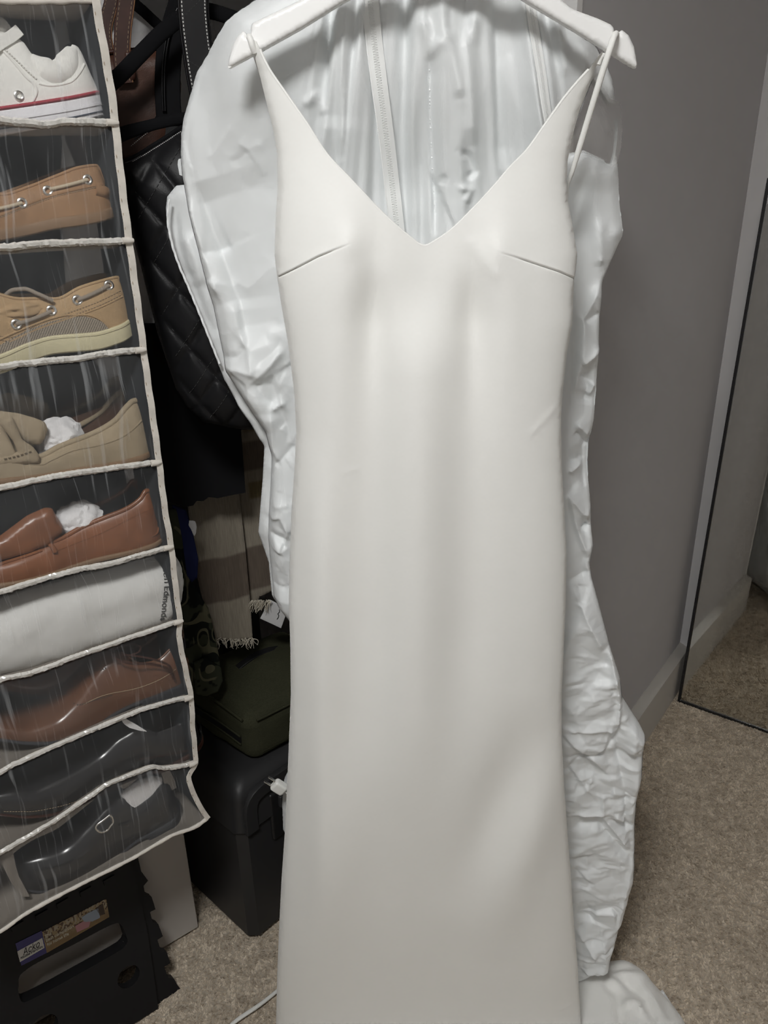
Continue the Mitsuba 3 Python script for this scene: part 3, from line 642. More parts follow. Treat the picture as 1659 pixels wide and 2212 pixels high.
def fl(S, T): X, Y = pix(BP2.w(S, T)); return X, Y
add('garment_bag__seam', tube(BP2.w(st[:, 0], st[:, 1], .020 + .0012 * np.sin(np.arange(46) * 2.1)), .0016, 6), M_bagseam, 60, label='stitched seam of the side flap')
# small lug at the left edge
lug, _ = slab(BP2, [(398,342),(387,344),(386,356),(390,378),(398,381)], .003, .006, 0.0)
add('garment_bag__corner', lug, M_bag, 30)
# window of clear film
mw, _ = slab(BP, list(WINDOW), .004, lambda S, T, X, Y, d: .012 + .004 * facets(S, T, .03, 31, 1, .5) + ridge(X, Y, [(1262,190),(1300,250),(1315,300)], 5, .006, 8), lambda S, T, X, Y, d: .0116 + .004 * facets(S, T, .03, 31, 1, .5) + ridge(X, Y, [(1262,190),(1300,250),(1315,300)], 5, .006, 8))
p, f = tri(shapely.Polygon(BP.st(WINDOW)).buffer(.003), .004)
Xw, Yw = pix(BP.w(p[:, 0], p[:, 1])); dw = .010 + .004 * facets(p[:, 0], p[:, 1], .03, 31, 1, .5) + ridge(Xw, Yw, [(1262,190),(1300,250),(1315,300)], 5, .006, 8)
add('garment_bag__window', TM(BP.w(p[:, 0], p[:, 1], dw), f), M_film, 30, label='clear film window')
def onbag(px, lift):
    st = BP.st(px); X, Y = pix(BP.w(st[:, 0], st[:, 1])); dist = shapely.distance(shapely.points(st), bag_poly.boundary)
    return st, bag_front(st[:, 0], st[:, 1], X, Y, dist) + lift
def zip_tape(i, line, w, teeth):
    q = smoothline(line, 70); st, d = onbag(q, 0)
    from scipy.ndimage import gaussian_filter1d, maximum_filter1d
    d = gaussian_filter1d(maximum_filter1d(d, 7), 2) + .0028
    path = BP.w(st[:, 0], st[:, 1], d)
    add(f'garment_bag__{num("zipper_tape", i)}', strap(path, w, .0012, BP.n), M_tape, 40)
    # zigzag stitching and the row of teeth along one edge
    t = np.gradient(path, axis=0); t /= np.linalg.norm(t, axis=1, keepdims=True); s = np.cross(t, BP.n); 
    tt = np.linspace(0, 69, 420); pp = np.stack([np.interp(tt, np.arange(70), path[:, k]) for k in range(3)], 1); ss = np.stack([np.interp(tt, np.arange(70), s[:, k]) for k in range(3)], 1)
    zz = pp + ss * (np.where(np.arange(420) % 4 < 2, .17 * w, -.17 * w))[:, None] + BP.n * .001
    add(f'garment_bag__{num("zigzag_stitch", i)}', tube(zz, .00045, 5), M_tape, 60)
    ed = pp + ss * (teeth * w / 2) + BP.n * .0009
    tm = []
    for k in range(0, 420, 3):
        b = trimesh.creation.box((.0014, .0018, .0026)); b.apply_translation(ed[k]); tm.append(b)
    add(f'garment_bag__{num("zipper_teeth", i)}', cat(*tm), M_tape, False, kind='stuff')
zip_tape(0, ZIPS[0], .019, 1)
zip_tape(1, ZIPS[1], .0105, 1)
# hem strip of the bag lying beside the train
def hem():
    px = [(1424,2150),(1430,2146),(1448,2175),(1470,2205),(1500,2260),(1515,2330),(1490,2340),(1470,2270),(1448,2222),(1432,2185)]
    st = np.array([G(*q)[:2] for q in px]); poly = shapely.Polygon(st).buffer(0)
    p, f = tri(poly, .004, None, 3); dist = shapely.distance(shapely.points(p), poly.boundary)
    h = .012 + np.clip(dist / .01, 0, 1) * (.012 + .008 * facets(p[:, 0], p[:, 1], .014, 5))
    return shell(f, np.c_[p, h], np.c_[p, np.full(len(p), .009)])
add('garment_bag__hem', hem(), M_bag, 24, label='crumpled hem lying on the carpet')
tag('garment_bag', 'crumpled white plastic garment bag hanging behind the ivory gown', 'garment bag')

# ------------------------------------------------------------------ shoe organizer
OR = P(250, 265, 1.07)
OP = Plane((OR[0], OR[1], 1.0), 54)
ROWS = [[(-420,-30),(0,2),(100,3),(215,2)], [(-420,262),(0,261),(90,268),(150,262),(247,266)], [(-420,560),(0,534),(100,526),(200,522),(280,519)], [(-420,850),(0,792),(80,780),(170,772),(230,762),(307,754)],
        [(-420,1140),(0,1052),(100,1030),(200,1015),(340,996)], [(-400,1390),(0,1276),(45,1262),(150,1232),(250,1212),(367,1178)], [(-340,1610),(0,1466),(70,1450),(150,1420),(250,1385),(388,1338)],
        [(-300,1830),(0,1665),(30,1648),(160,1590),(280,1540),(410,1502)], [(-260,1990),(0,1838),(100,1780),(200,1712),(230,1692),(325,1654),(350,1657),(420,1643)], [(-220,2130),(0,2010),(60,1968),(150,1920),(280,1855),(370,1803),(420,1785),(447,1765)]]
EDGE = [(200,-20),(206,20),(222,110),(240,220),(249,300),(265,440),(281,560),(300,700),(313,800),(330,920),(341,1000),(352,1090),(367,1180),(377,1270),(386,1340),(384,1375),(397,1440),(410,1503),(413,1560),(420,1643),(405,1680),(422,1725),(447,1765)]
DEP = .105
rows_st = [smoothline(OP.st(r), 60) for r in ROWS]
def row_t(i, s): r = rows_st[i]; return np.interp(s, r[:, 0], r[:, 1])
edge_st = smoothline(OP.st(EDGE), 120)
def edge_s(t): e = edge_st[::-1]; return np.interp(t, e[:, 1], e[:, 0])
SL = -.41
rngo = np.random.default_rng(3)
for i in range(10):
    # canvas shelf, sagging between its front and rear edges
    n, mm = 40, 12
    u = np.linspace(0, 1, n)[:, None]; v = np.linspace(0, 1, mm)[None]
    s1 = float(edge_s(row_t(i, 0.0))) - .002
    s = SL + (s1 - SL) * u + 0 * v; back = row_t(i, s1) + (row_t(i, SL) - row_t(i, s1)) * .35 * (1 - u)
    t = row_t(i, s) * (1 - v) + (back + 0 * v) * v - .010 * np.sin(np.pi * v) * (1 if i < 9 else .4)
    V = OP.w(s, t, -DEP * v + 0 * u)
    add(f'shoe_organizer__{num("shelf", i)}', thicken(*gridmesh(V), .0016), M_canvas, 40)
    # edge binding
    ss = np.linspace(SL, rows_st[i][-1, 0], 90); tt = row_t(i, ss) + .0012 * n3(ss * 90, ss * 0 + i, 0, 3, 2)
    rad = .0031 * (1 + .5 * n3(ss * 120, ss * 0 + i * 7, 0, 9, 2)) * (1.15 if i == 9 else 1)
    add(f'shoe_organizer__{num("shelf_binding", i)}', tube(OP.w(ss, tt, .002 + .001 * n3(ss * 70, ss * 0 + i, 5, 4)), rad, 9), M_binding, 60)
# clear pockets
for i in range(9):
    n, mm = 70, 44
    u = np.linspace(0, 1, n)[:, None]; v = np.linspace(0, 1, mm)[None]
    sa = SL + 0 * v; tb, ttp = None, None
    s0 = SL + (-SL) * u
    t0, t1 = row_t(i, s0), row_t(i + 1, s0)
    t = t0 * (1 - v) + t1 * v; se = edge_s(t)
    s = SL + (se - .001 - SL) * u; t = row_t(i, s) * (1 - v) + row_t(i + 1, s) * v
    bul = np.sin(np.pi * np.clip(v, 0, 1)) * np.clip((1 - u) * 8, 0, 1)
    d = bul * (.008 + .006 * (i == 8)) + bul * (.006 * n3(s * 60, t * 8, i, 11, 3) + .004 * n3(s * 18, t * 12, i, 12, 2))
    if i == 7: d -= .006 * np.exp(-((s + .10) / .05) ** 2) * v ** 3
    va, fa = gridmesh(OP.w(s, t, d + .001))
    add(f'shoe_organizer__{num("vinyl_pocket", i)}', TM(va, fa), M_vinyl, True, label='clear vinyl pocket front' if i == 0 else None)
# crinkled glossy strip along each binding
for i in range(1, 9):
    n = 150; ss = np.linspace(SL, rows_st[i][-1, 0] - .012, n); r_ = np.random.default_rng(40 + i)
    V = []
    for k, (o, q) in enumerate(((.0034, .0030), (.0016, .0066), (-.0016, .0062), (-.0042, .0030))):
        V.append(OP.w(ss + r_.uniform(-.0008, .0008, n), row_t(i, ss) + o + .0022 * n3(ss * 60, ss * 0 + i, 0, 5, 3) + r_.normal(0, .0003, n), q + .0022 * n3(ss * 110, ss * 0 + k * 5, i, 8, 2) + r_.normal(0, .0004, n)))
    add(f'shoe_organizer__{num("film_seam", i - 1)}', thicken(*gridmesh(np.stack(V, 1)), .0007), M_filmseam, 12)
# vertical binding at the right edge
ev = smoothline(OP.st(EDGE), 150)
add('shoe_organizer__side_binding', strap(OP.w(ev[:, 0] + .0004, ev[:, 1], .0045 + .0012 * np.sin(np.arange(150) * 1.1)), np.interp(np.arange(150), [0, 150], [.0098, .0085]), .0022, OP.n), M_binding, 50, label='stitched fabric binding of the side')
tk = []
for k in range(3, 149, 2):
    q = OP.w(ev[k, 0] - .003, ev[k, 1], .0062); q2 = OP.w(ev[k, 0] - .003, ev[k, 1] + .003, .0062); tk.append(tube([q, (q + q2) / 2, q2], .0004, 5))
add('shoe_organizer__side_stitching', cat(*tk), M_stitch_br, False, kind='stuff')
for i in range(1, 9):
    e = rows_st[i][-1]
    tip = tube(OP.w(np.array([e[0] - .012, e[0] - .004, e[0] + .003]), np.array([e[1]] * 3), .0065), [.0042, .0044, .0026], 9)
    add(f'shoe_organizer__{num("binding_tip", i - 1)}', tip, M_binding, 60)
# rear edge gusset and rear corner cord
gv = np.linspace(0, 1, 80)
def gus(i):
    t0, t1 = row_t(i, 0.0), row_t(i + 1, 0.0); t = np.linspace(t0, t1, 16)[:, None]; v = np.linspace(0, 1, 8)[None]
    s = edge_s(t) - .003 - .008 * np.sin(np.pi * v) * np.sin(np.pi * (t - t0) / (t1 - t0)); return OP.w(s, t + 0 * v, -DEP * v + 0 * t)
for i in range(9):
    add(f'shoe_organizer__{num("side_gusset", i)}', thicken(*gridmesh(gus(i)), .001), M_dark_canvas if i not in (5,) else M_dark_canvas, 40)
flap, _ = slab(OP, [(-6,1842),(30,1838),(38,1880),(46,1908),(68,1946),(52,1952),(26,1914),(6,1872)], .004, lambda S, T, X, Y, d: -.012 + .004 * np.sin(X * .1), lambda S, T, X, Y, d: -.0135 + .004 * np.sin(X * .1))
add('shoe_organizer__divider', flap, M_canvas, 40)
hs = [OP.w(-.17, 1.0 - .02, -.05), OP.w(-.17, .90, -.05)]
hb = OP.w(np.array([-.17, -.17]), np.array([row_t(0, -.17) - 0, .985]), np.array([-.05, -.05]))
add('shoe_organizer__hanging_strap', strap(np.linspace(hb[0] - UP * .003, np.array([*hb[0][:2], 1.975]), 8), .04, .003, OP.n), M_binding, 40)
tag('shoe_organizer', 'hanging fabric shoe organizer with clear vinyl pockets and pale bindings', 'shoe organizer')

# ------------------------------------------------------------------ shoes
def curve_st(px, off): q = OP.st(px, off); return q[np.argsort(q[:, 0])]
class Shoe:
    """A shoe lying in a pocket, heel to the right. Pixel lines: bottom of the upper, rim/top line; s runs from toe to heel."""
    def __init__(s, key, bottom, top, width, off, toe_s, heel_s, open_from, rim=.62, e=.75, n=90):
        s.key, s.off = key, off
        s.b, s.t = curve_st(bottom, off + width), curve_st(top, off + width * .5)
        s.S = toe_s + (heel_s - toe_s) * (.5 - .5 * np.cos(np.linspace(0, np.pi, n)))
        x = (s.S - toe_s) / (heel_s - toe_s); s.x = x
        s.W = width * np.minimum(1, (np.clip(x / .30, 0, 1) * (2 - np.clip(x / .30, 0, 1))) ** .5) * (1 - .22 * np.exp(-((x - .62) / .16) ** 2)) * np.clip((1 - x) / .16, 0, 1) ** .5 * 1.0
        xx = np.clip((1 - x) / .11, 0, 1); s.W = width * np.sqrt(np.clip(1 - (1 - np.clip(x / .32, 0, 1)) ** 2, 0, 1)) * (1 - .2 * np.exp(-((x - .6) / .16) ** 2)) * np.sqrt(np.clip(1 - (1 - xx) ** 2, 0, 1)) * (1 - .12 * (x > .8) * (x - .8) / .2)
        from scipy.interpolate import PchipInterpolator
        def ev(c): q = c[np.r_[True, np.diff(c[:, 0]) > 1e-5]]; return PchipInterpolator(q[:, 0], q[:, 1])(np.clip(s.S, q[0, 0], q[-1, 0]))
        s.B, s.T = ev(s.b), ev(s.t)
        s.open = open_from; s.rim = rim; s.e = e
        op = sm(open_from - .05, open_from + .10, x)
        s.th = np.pi / 2 * (1 - op * (1 - rim))
        s.op = op
    def sec(s, side, phi):
        th = s.th[:, None] * phi[None]
        k = np.sin(th) ** s.e / np.sin(s.th)[:, None] ** s.e
        wd = s.W[:, None] * np.cos(th) ** s.e
        return OP.w(s.S[:, None] + 0 * th, s.B[:, None] + (s.T - s.B)[:, None] * k, s.off + side * wd)
    def upper(s, th=.0026):
        phi = np.linspace(0, 1, 22) ** .8
        V = np.concatenate([s.sec(1, phi), s.sec(-1, phi)[:, ::-1]], 1)
        n, m = V.shape[:2]; mid = m // 2 - 1
        v, f = gridmesh(V)
        # where the shoe is open the two rims are not joined
        c = np.stack([f // m, f % m], -1); cols = c[..., 1]; rowi = c[..., 0]
        span = (cols.min(1) == mid) & (cols.max(1) == mid + 1)
        f = f[~(span & (s.op[rowi].min(1) > .02))]
        m0 = TM(v, f)
        nn = meshkit.arrays(m0, True)[2]
        ctr = OP.w(s.S, s.B, s.off)[:, None].repeat(m, 1).reshape(-1, 3)
        if np.mean(np.sum(nn * (v - ctr), 1)) < 0: f = f[:, ::-1]
        return thicken(v, f, th)
    def side_point(s, px, lift=.0):
        """The point of the near side that shows at each pixel."""
        out = []
        for q in np.atleast_2d(px):
            w = 0
            for _ in range(6):
                a = OP.st([q], s.off + w)[0]; b, t, W, thx = (np.interp(a[0], s.S, z) for z in (s.B, s.T, s.W, s.th))
                k = np.clip((a[1] - b) / max(t - b, 1e-5), 0, 1); w = W * np.cos(np.arcsin(np.clip(k * np.sin(thx) ** s.e, 0, 1) ** (1 / s.e))) ** s.e
            out.append(OP.w(a[0], a[1], s.off + w + lift))
        return np.array(out)
    def sole(s, h, grow=1.05, lift=.0, heel=0.0, hx=.72, a=0.0, b=1.0):
        n = len(s.S); W = s.W * grow + .0015
        bot = s.B - h - heel * sm(hx, hx + .02, s.x)
        top = s.B + lift
        z0, z1 = bot + (top - bot) * a, bot + (top - bot) * b
        q = .0022
        prof = [(-1, 0, q), (-1, 1, -q), (-1, 1, 0), (1, 1, 0), (1, 1, -q), (1, 0, q), (1, 0, 0), (-1, 0, 0)]
        V = np.stack([OP.w(s.S, (z1 if k else z0) + o * 1.0, s.off + g * (W - (q if o == 0 else 0))) for g, k, o in prof], 1)
        v, f = gridmesh(V, True)
        for r, flip in ((0, 1), (n - 1, 0)):
            o = r * 8
            for k in range(1, 7): f = np.vstack([f, [(o, o + k, o + k + 1) if flip else (o, o + k + 1, o + k)]])
        m = TM(v, f)
        if m.volume < 0: m.invert()
        return m
    def rimtube(s, r, x0=None):
        x0 = s.open if x0 is None else x0
        k = np.where(s.x >= x0)[0]; a = s.sec(1, np.array([1.0]))[k, 0]; b = s.sec(-1, np.array([1.0]))[k, 0]
        return tube(np.vstack([a, b[::-1]]), r, 8)
    def add(s, part, mesh, m, smooth=45, label=None): add(f'{s.key}__{part}', mesh, m, smooth, label=label)
def eyelet(c, r, nrm=None):
    nrm = OP.n if nrm is None else nrm
    x = np.cross(nrm, UP); x /= np.linalg.norm(x); y = np.cross(nrm, x)
    a = np.linspace(0, 2 * np.pi, 19); return tube(c + r * (np.cos(a)[:, None] * x + np.sin(a)[:, None] * y), r * .38, 7, flatdir=nrm)
def stitches(path, n, r=.0005, duty=.6):
    L = np.linspace(0, 1, n * 2 + 1); t = np.linspace(0, 1, len(path)); out = []
    for k in range(n):
        q = np.linspace(L[2 * k], L[2 * k] + duty / n, 3); out.append(tube(np.stack([np.interp(q, t, path[:, j]) for j in range(3)], 1), r, 5))
    return cat(*out)
def crumpled(c, r, seed, axes=None):
    m = trimesh.creation.icosphere(3, 1.0); v = m.vertices.copy(); rng = np.random.default_rng(seed)
    k = 1 + .35 * (meshkit.fbm(v * 2.3 + seed, 3, seed) - .5) + .22 * np.abs(meshkit.fbm(v * 4.1 + seed, 2, seed + 3) - .5) * np.sign(rng.normal(size=len(v)) + .4)
    ax = np.stack([OP.r, OP.n, OP.u]) if axes is None else axes
    return TM(c + (v * k[:, None] * np.array(r)) @ ax, m.faces)
TOE = -.31
# 1 white sneaker
s = Shoe('sneaker', [(-600,300),(-200,262),(0,236),(100,222),(150,214),(215,200)], [(-700,230),(-300,150),(-60,40),(-20,62),(20,74),(45,88),(72,124),(100,143),(122,150),(136,138),(144,116),(154,97),(168,104),(178,122),(190,150),(214,200)], .043, -.052, TOE - .02, OP.st([(220,205)], -.052)[0, 0], .47)
s.add('upper', s.upper(.004), M_sneaker)
s.add('sole', s.sole(.026, 1.08), M_rubber_white, label='white rubber sole')
s.add('red_stripe', s.sole(.026, 1.13, .0015, a=.93, b=1.06), M_red, label='red foxing stripe')
s.add('navy_stripe', s.sole(.026, 1.115, a=.18, b=.30), M_navy, label='dark foxing stripe')
s.add('foxing_ridge', s.sole(.026, 1.12, a=.53, b=.60), M_rubber_white)
col = smoothline([(76,128),(100,150),(125,160),(148,152),(163,128),(160,104),(152,100)], 40)
s.add('collar', tube(s.side_point(smoothline([(66,124),(92,146),(118,160),(140,152),(152,130),(158,108)], 40), -.006), np.interp(np.linspace(0, 1, 40), [0, .3, .8, 1], [.007, .0155, .0145, .008]), 12), M_sneaker, label='padded collar')
s.add('seam', tube(s.side_point(smoothline([(0,103),(30,135),(55,165),(75,185),(79,197),(74,212),(64,226)], 40), .0006), .0016, 7), M_sneaker)
s.add('stitching', stitches(s.side_point(smoothline([(12,108),(40,135),(60,155),(80,172)], 40), .0012), 13, .0011), M_sneaker)
s.add('heel_patch', tube(s.side_point(smoothline([(84,180),(110,185),(150,178),(170,160),(182,138)], 40), .0002), .0013, 7), M_sneaker)
s.add('eyelet', eyelet(s.side_point([(40,207)], .0012)[0], .0042), M_metal)
s.add('lace', strap(smoothline(s.side_point([(-20,110),(0,94),(20,82),(40,66)], .004), 16), .012, .003, OP.n), M_sneaker, label='flat white lace')
s.add('tongue', crumpled(OP.w(*OP.st([(-6,68)], -.05)[0], -.05), (.016, .02, .014), 3), M_sneaker)
tag('sneaker', 'white canvas sneaker with red and dark sole stripes in the top pocket', 'shoe', 'shoes in the organizer')
# 2 tan boat shoe
s = Shoe('boat_shoe', [(-600,640),(-100,512),(0,495),(60,484),(120,470),(180,462),(243,448)], [(-600,560),(-150,470),(-20,418),(0,421),(60,404),(120,380),(170,362),(205,358),(215,372),(222,395),(238,420),(242,448)], .043, -.055, TOE, OP.st([(246,440)], -.055)[0, 0], .30, e=.6)
s.add('upper', s.upper(), M_tan)
s.add('sole', s.sole(.014, 1.04), M_tansole, label='brown sole')
s.add('heel_tab', tube(s.side_point(smoothline([(206,410),(222,414),(236,420),(240,440)], 16), -.003), .008, 9), M_tan)
s.add('collar_seam', stitches(s.side_point(smoothline([(-10,474),(60,445),(120,424),(180,410),(220,402)], 60), .0006), 40, .0006), M_stitch_br)
s.add('collar_edge', tube(s.side_point(smoothline([(-10,470),(60,441),(120,420),(180,406),(220,398)], 60), .0000), .0014, 6), M_tan)
s.add('rim', s.rimtube(.0022), M_tan)
for k, (a, b) in enumerate((((-10,452),(47,438)), ((106,409),(188,388)))):
    q = s.side_point(smoothline([a, ((a[0] + b[0]) / 2, (a[1] + b[1]) / 2 + 1), b], 14), .0022)
    s.add(num('lace', k), tube(q, .0021, 8), M_rawhide, label='rawhide lace' if k == 0 else None)
for k, q in enumerate(((47,438),(102,412),(188,388))): s.add(num('eyelet', k), eyelet(s.side_point([q], .0012)[0], .0046), M_metal)
tag('boat_shoe', 'tan leather boat shoe with pale lace and dark sole, in the second pocket', 'shoe', 'shoes in the organizer')
# 3 beige boat shoe with mesh panel
s = Shoe('boat_shoe_001', [(-600,900),(-100,790),(0,765),(60,742),(120,726),(200,718),(250,705),(284,690)], [(-600,800),(-150,680),(-30,632),(40,645),(96,644),(120,645),(170,620),(215,606),(252,598),(258,608),(266,630),(276,668),(283,690)], .044, -.055, TOE, OP.st([(287,690)], -.055)[0, 0], .30, e=.6)
s.add('upper', s.upper(), M_tan2)
s.add('sole', s.sole(.024, 1.06), M_cream, label='cream rubber sole')
s.add('welt', s.sole(.024, 1.09, a=.80, b=.92), M_cream)
# mesh panel over the side
mp = shapely.Polygon([(-40,772),(0,745),(60,712),(110,694),(150,685),(180,683),(205,688),(225,697),(238,710),(236,718),(200,720),(130,728),(70,742),(0,770)])
pp, ff = tri(mp, 6.0); vv = s.side_point(pp, .0011); vi = s.side_point(pp, -.0008)
m = shell(ff, vv, vi); s.add('mesh_panel', m, M_meshfab, label='brown woven mesh side panel')
s.add('panel_edge', tube(s.side_point(smoothline([(-20,742),(60,706),(110,688),(150,680),(185,680),(215,690),(240,716)], 50), .0006), .0013, 6), M_tan2)
s.add('collar_seam', stitches(s.side_point(smoothline([(-10,722),(20,728),(80,700),(140,678),(210,652),(262,626)], 70), .0008), 44, .0006), M_stitch_br)
s.add('collar_seam_001', stitches(s.side_point(smoothline([(-10,730),(22,736),(82,708),(142,686),(210,661),(262,636)], 70), .0008), 44, .0006), M_stitch_br)
s.add('collar_edge', tube(s.side_point(smoothline([(20,738),(80,711),(140,690),(210,666),(264,640)], 60), .0000), .0014, 6), M_tan2)
s.add('rim', s.rimtube(.0022), M_tan2)
for k, (a, b) in enumerate((((34,700),(110,672)), ((166,648),(234,616)))):
    q = s.side_point(smoothline([a, ((a[0] + b[0]) / 2, (a[1] + b[1]) / 2 + 2), b], 14), .0026)
    s.add(num('lace', k), tube(q, .0026, 8), M_lace, label='grey cord lace' if k == 0 else None)
q = np.array([OP.w(*OP.st([c], o)[0], o) for c, o in (((12,638),-.04), ((30,626),-.035), ((52,624),-.03), ((80,634),-.024), ((114,650),-.02))])
s.add('lace_002', tube(smoothline(q, 26), .0026, 8), M_lace)
for k, q in enumerate(((34,700),(110,670),(166,648),(234,616))): s.add(num('eyelet', k), eyelet(s.side_point([q], .0014)[0], .0050), M_metal)
s.add('tongue', crumpled(OP.w(*OP.st([(20,668)], -.045)[0], -.045), (.05, .03, .014), 5), M_tan2)
tag('boat_shoe_001', 'beige boat shoe with a brown mesh side and cream sole, in the third pocket', 'shoe', 'shoes in the organizer')
# 4 sand suede loafer
s = Shoe('loafer', [(-600,1150),(-100,1050),(0,1034),(100,1024),(200,1008),(260,996),(320,980)], [(-600,1000),(-200,900),(-40,890),(0,905),(40,985),(80,985),(130,962),(190,938),(245,905),(270,876),(285,864),(300,866),(309,884),(315,920),(320,960)], .046, -.055, TOE, OP.st([(326,960)], -.055)[0, 0], .38, e=.6)
s.add('upper', s.upper(.0035), M_suede)
s.add('sole', s.sole(.010, 1.03), M_tansole)
s.add('rim', s.rimtube(.0042), M_suede)
tg, _ = slab(OP, [(-40,905),(0,888),(40,893),(75,903),(98,912),(103,928),(96,948),(85,962),(60,958),(30,940),(-40,960)], .005, lambda S, T, X, Y, d: pillow(.006, .012)(d), -.002, off=-.026)
s.add('tongue', tg, M_suede)
bd, _ = slab(OP, [(0,915),(10,902),(26,900),(48,950),(72,966),(84,982),(86,1000),(20,1004),(-30,1012),(-30,985),(40,978),(30,955)], .004, lambda S, T, X, Y, d: pillow(.004, .006)(d), -.004, off=-.013)
s.add('penny_strap', bd, M_suede, label='suede strap across the vamp')
s.add('strap_stitching', stitches(OP.w(*OP.st(smoothline([(10,992),(40,985),(72,974)], 20)).T, -.0065), 7, .0012), M_suede)
s.add('side_seam', tube(s.side_point(smoothline([(60,1002),(90,1003),(110,994),(160,972),(210,962),(260,945),(305,908)], 60), .0002), .0013, 6), M_suede)
add('loafer__stuffing', crumpled(OP.w(*OP.st([(128,948)], -.055)[0], -.055), (.034, .026, .030), 8), M_paper, 20, label='crumpled white paper stuffing')
lin, _ = slab(OP, [(110,935),(150,905),(220,880),(290,858),(300,880),(230,930),(170,955),(120,965)], .006, 0.0, -.003, off=-.084)
s.add('lining', lin, M_lining_br, label='brown leather lining')
tag('loafer', 'sand suede loafer with white paper stuffing, in the fourth pocket', 'shoe', 'shoes in the organizer')
# 5 cognac loafer
s = Shoe('loafer_001', [(-600,1400),(-100,1280),(0,1262),(100,1240),(200,1212),(280,1190),(346,1170)], [(-600,1250),(-200,1220),(-30,1210),(0,1205),(70,1180),(130,1160),(180,1135),(225,1115),(270,1095),(300,1074),(312,1058),(320,1058),(328,1075),(338,1100),(346,1150)], .044, -.055, TOE + .01, OP.st([(350,1150)], -.055)[0, 0], .36, e=.6)
s.add('upper', s.upper(.0032), M_cognac)
s.add('sole', s.sole(.009, 1.03), M_tansole)
s.add('rim', s.rimtube(.0036), M_cognac)
tg, _ = slab(OP, [(-60,1190),(0,1160),(60,1115),(98,1098),(112,1098),(124,1118),(136,1138),(134,1152),(120,1160),(110,1175),(60,1196),(0,1212),(-60,1222)], .005, lambda S, T, X, Y, d: pillow(.010, .016)(d), -.004, off=-.026)
s.add('tongue', tg, M_cognac)
s.add('vamp_seam', tube(s.side_point(smoothline([(-20,1224),(20,1214),(60,1200),(90,1188)], 30), .002), .0022, 7), M_cognac)
kn = [s.side_point([q], .003)[0] for q in ((70,1186),(86,1182),(100,1172),(112,1180),(118,1192))]
s.add('bow_knot', tube(smoothline(kn, 24), .0034, 8), M_cognac)
s.add('side_seam', tube(s.side_point(smoothline([(120,1190),(170,1170),(220,1150),(270,1125),(330,1096)], 50), .0002), .0011, 6), M_cognac)
s.add('heel_tab', tube(s.side_point(smoothline([(316,1108),(330,1118),(342,1135),(340,1150),(326,1158)], 24), .0006), .0013, 6), M_cognac)
add('loafer_001__stuffing', crumpled(OP.w(*OP.st([(170,1122)], -.055)[0], -.055), (.034, .028, .026), 18), M_paper, 25, label='white tissue stuffing')
lin, _ = slab(OP, [(195,1085),(240,1055),(290,1042),(318,1046),(316,1066),(270,1100),(220,1118)], .006, 0.0, -.003, off=-.084)
s.add('lining', lin, M_dark_lining, label='dark lining')
tag('loafer_001', 'cognac brown leather loafer with white tissue inside, in the fifth pocket', 'shoe', 'shoes in the organizer')
# 6 white dust bag
def db_front(S, T, X, Y, d):
    return pillow(.046, .045)(d) + .006 * n3(S * 25, T * 30, 0, 6, 3) * np.clip(d / .02, 0, 1) + ridge(X, Y, [(80,1420),(140,1395),(200,1378),(300,1362)], 10, .006, 16) + ridge(X, Y, [(60,1420),(130,1410),(180,1380),(330,1362)], 9, -.006, 12) + ridge(X, Y, [(0,1320),(100,1280),(200,1255)], 25, .004)
DBO = -.052
DB = [(-420,1440),(-420,1560),(-200,1500),(0,1450),(70,1436),(150,1410),(250,1376),(350,1342),(376,1318),(388,1285),(393,1250),(388,1215),(375,1195),(340,1198),(250,1225),(120,1258),(40,1280),(-100,1330)]
mdb, _ = slab(OP, DB, .006, db_front, lambda S, T, X, Y, d: -pillow(.046, .045)(d), off=DBO)
add('dust_bag__pouch', mdb, M_dustbag, 50)
def textline(text, h, a, b, pl, off, thick=.0008, bold=False, italic=0.0, fit=True):
    """Lettering laid from pixel a to pixel b (its baseline) on plane pl."""
    m = meshkit.text_mesh(text, h, thick, bold); q = pl.st([a, b], off); d = q[1] - q[0]; L = np.linalg.norm(d); d /= L; e = np.array([-d[1], d[0]])
    v = m.vertices.copy(); k = L / (v[:, 0].max() - v[:, 0].min()) if fit else 1.0
    x = (v[:, 0] + italic * v[:, 1]) * k; st = q[0] + np.outer(x, d) + np.outer(v[:, 1], e)
    return TM(pl.w(st[:, 0], st[:, 1], off + v[:, 2]), m.faces), st
tm, tst = textline('Allen Edmonds', .0088, (347,1206), (333,1327), OP, DBO + .02)
Xt, Yt = pix(OP.w(tst[:, 0], tst[:, 1], DBO)); dpoly = shapely.Polygon(OP.st(DB, DBO)).buffer(0)
dd = shapely.distance(shapely.points(tst), dpoly.boundary)
hgt = db_front(tst[:, 0], tst[:, 1], Xt, Yt, dd) + .0012
base = tm.vertices + OP.n * (hgt[:, None] - .02)
add('dust_bag__lettering', TM(base, tm.faces), M_ink, False, label='black lettering')
tag('dust_bag', 'white flannel shoe dust bag with black lettering, in the sixth pocket', 'dust bag')
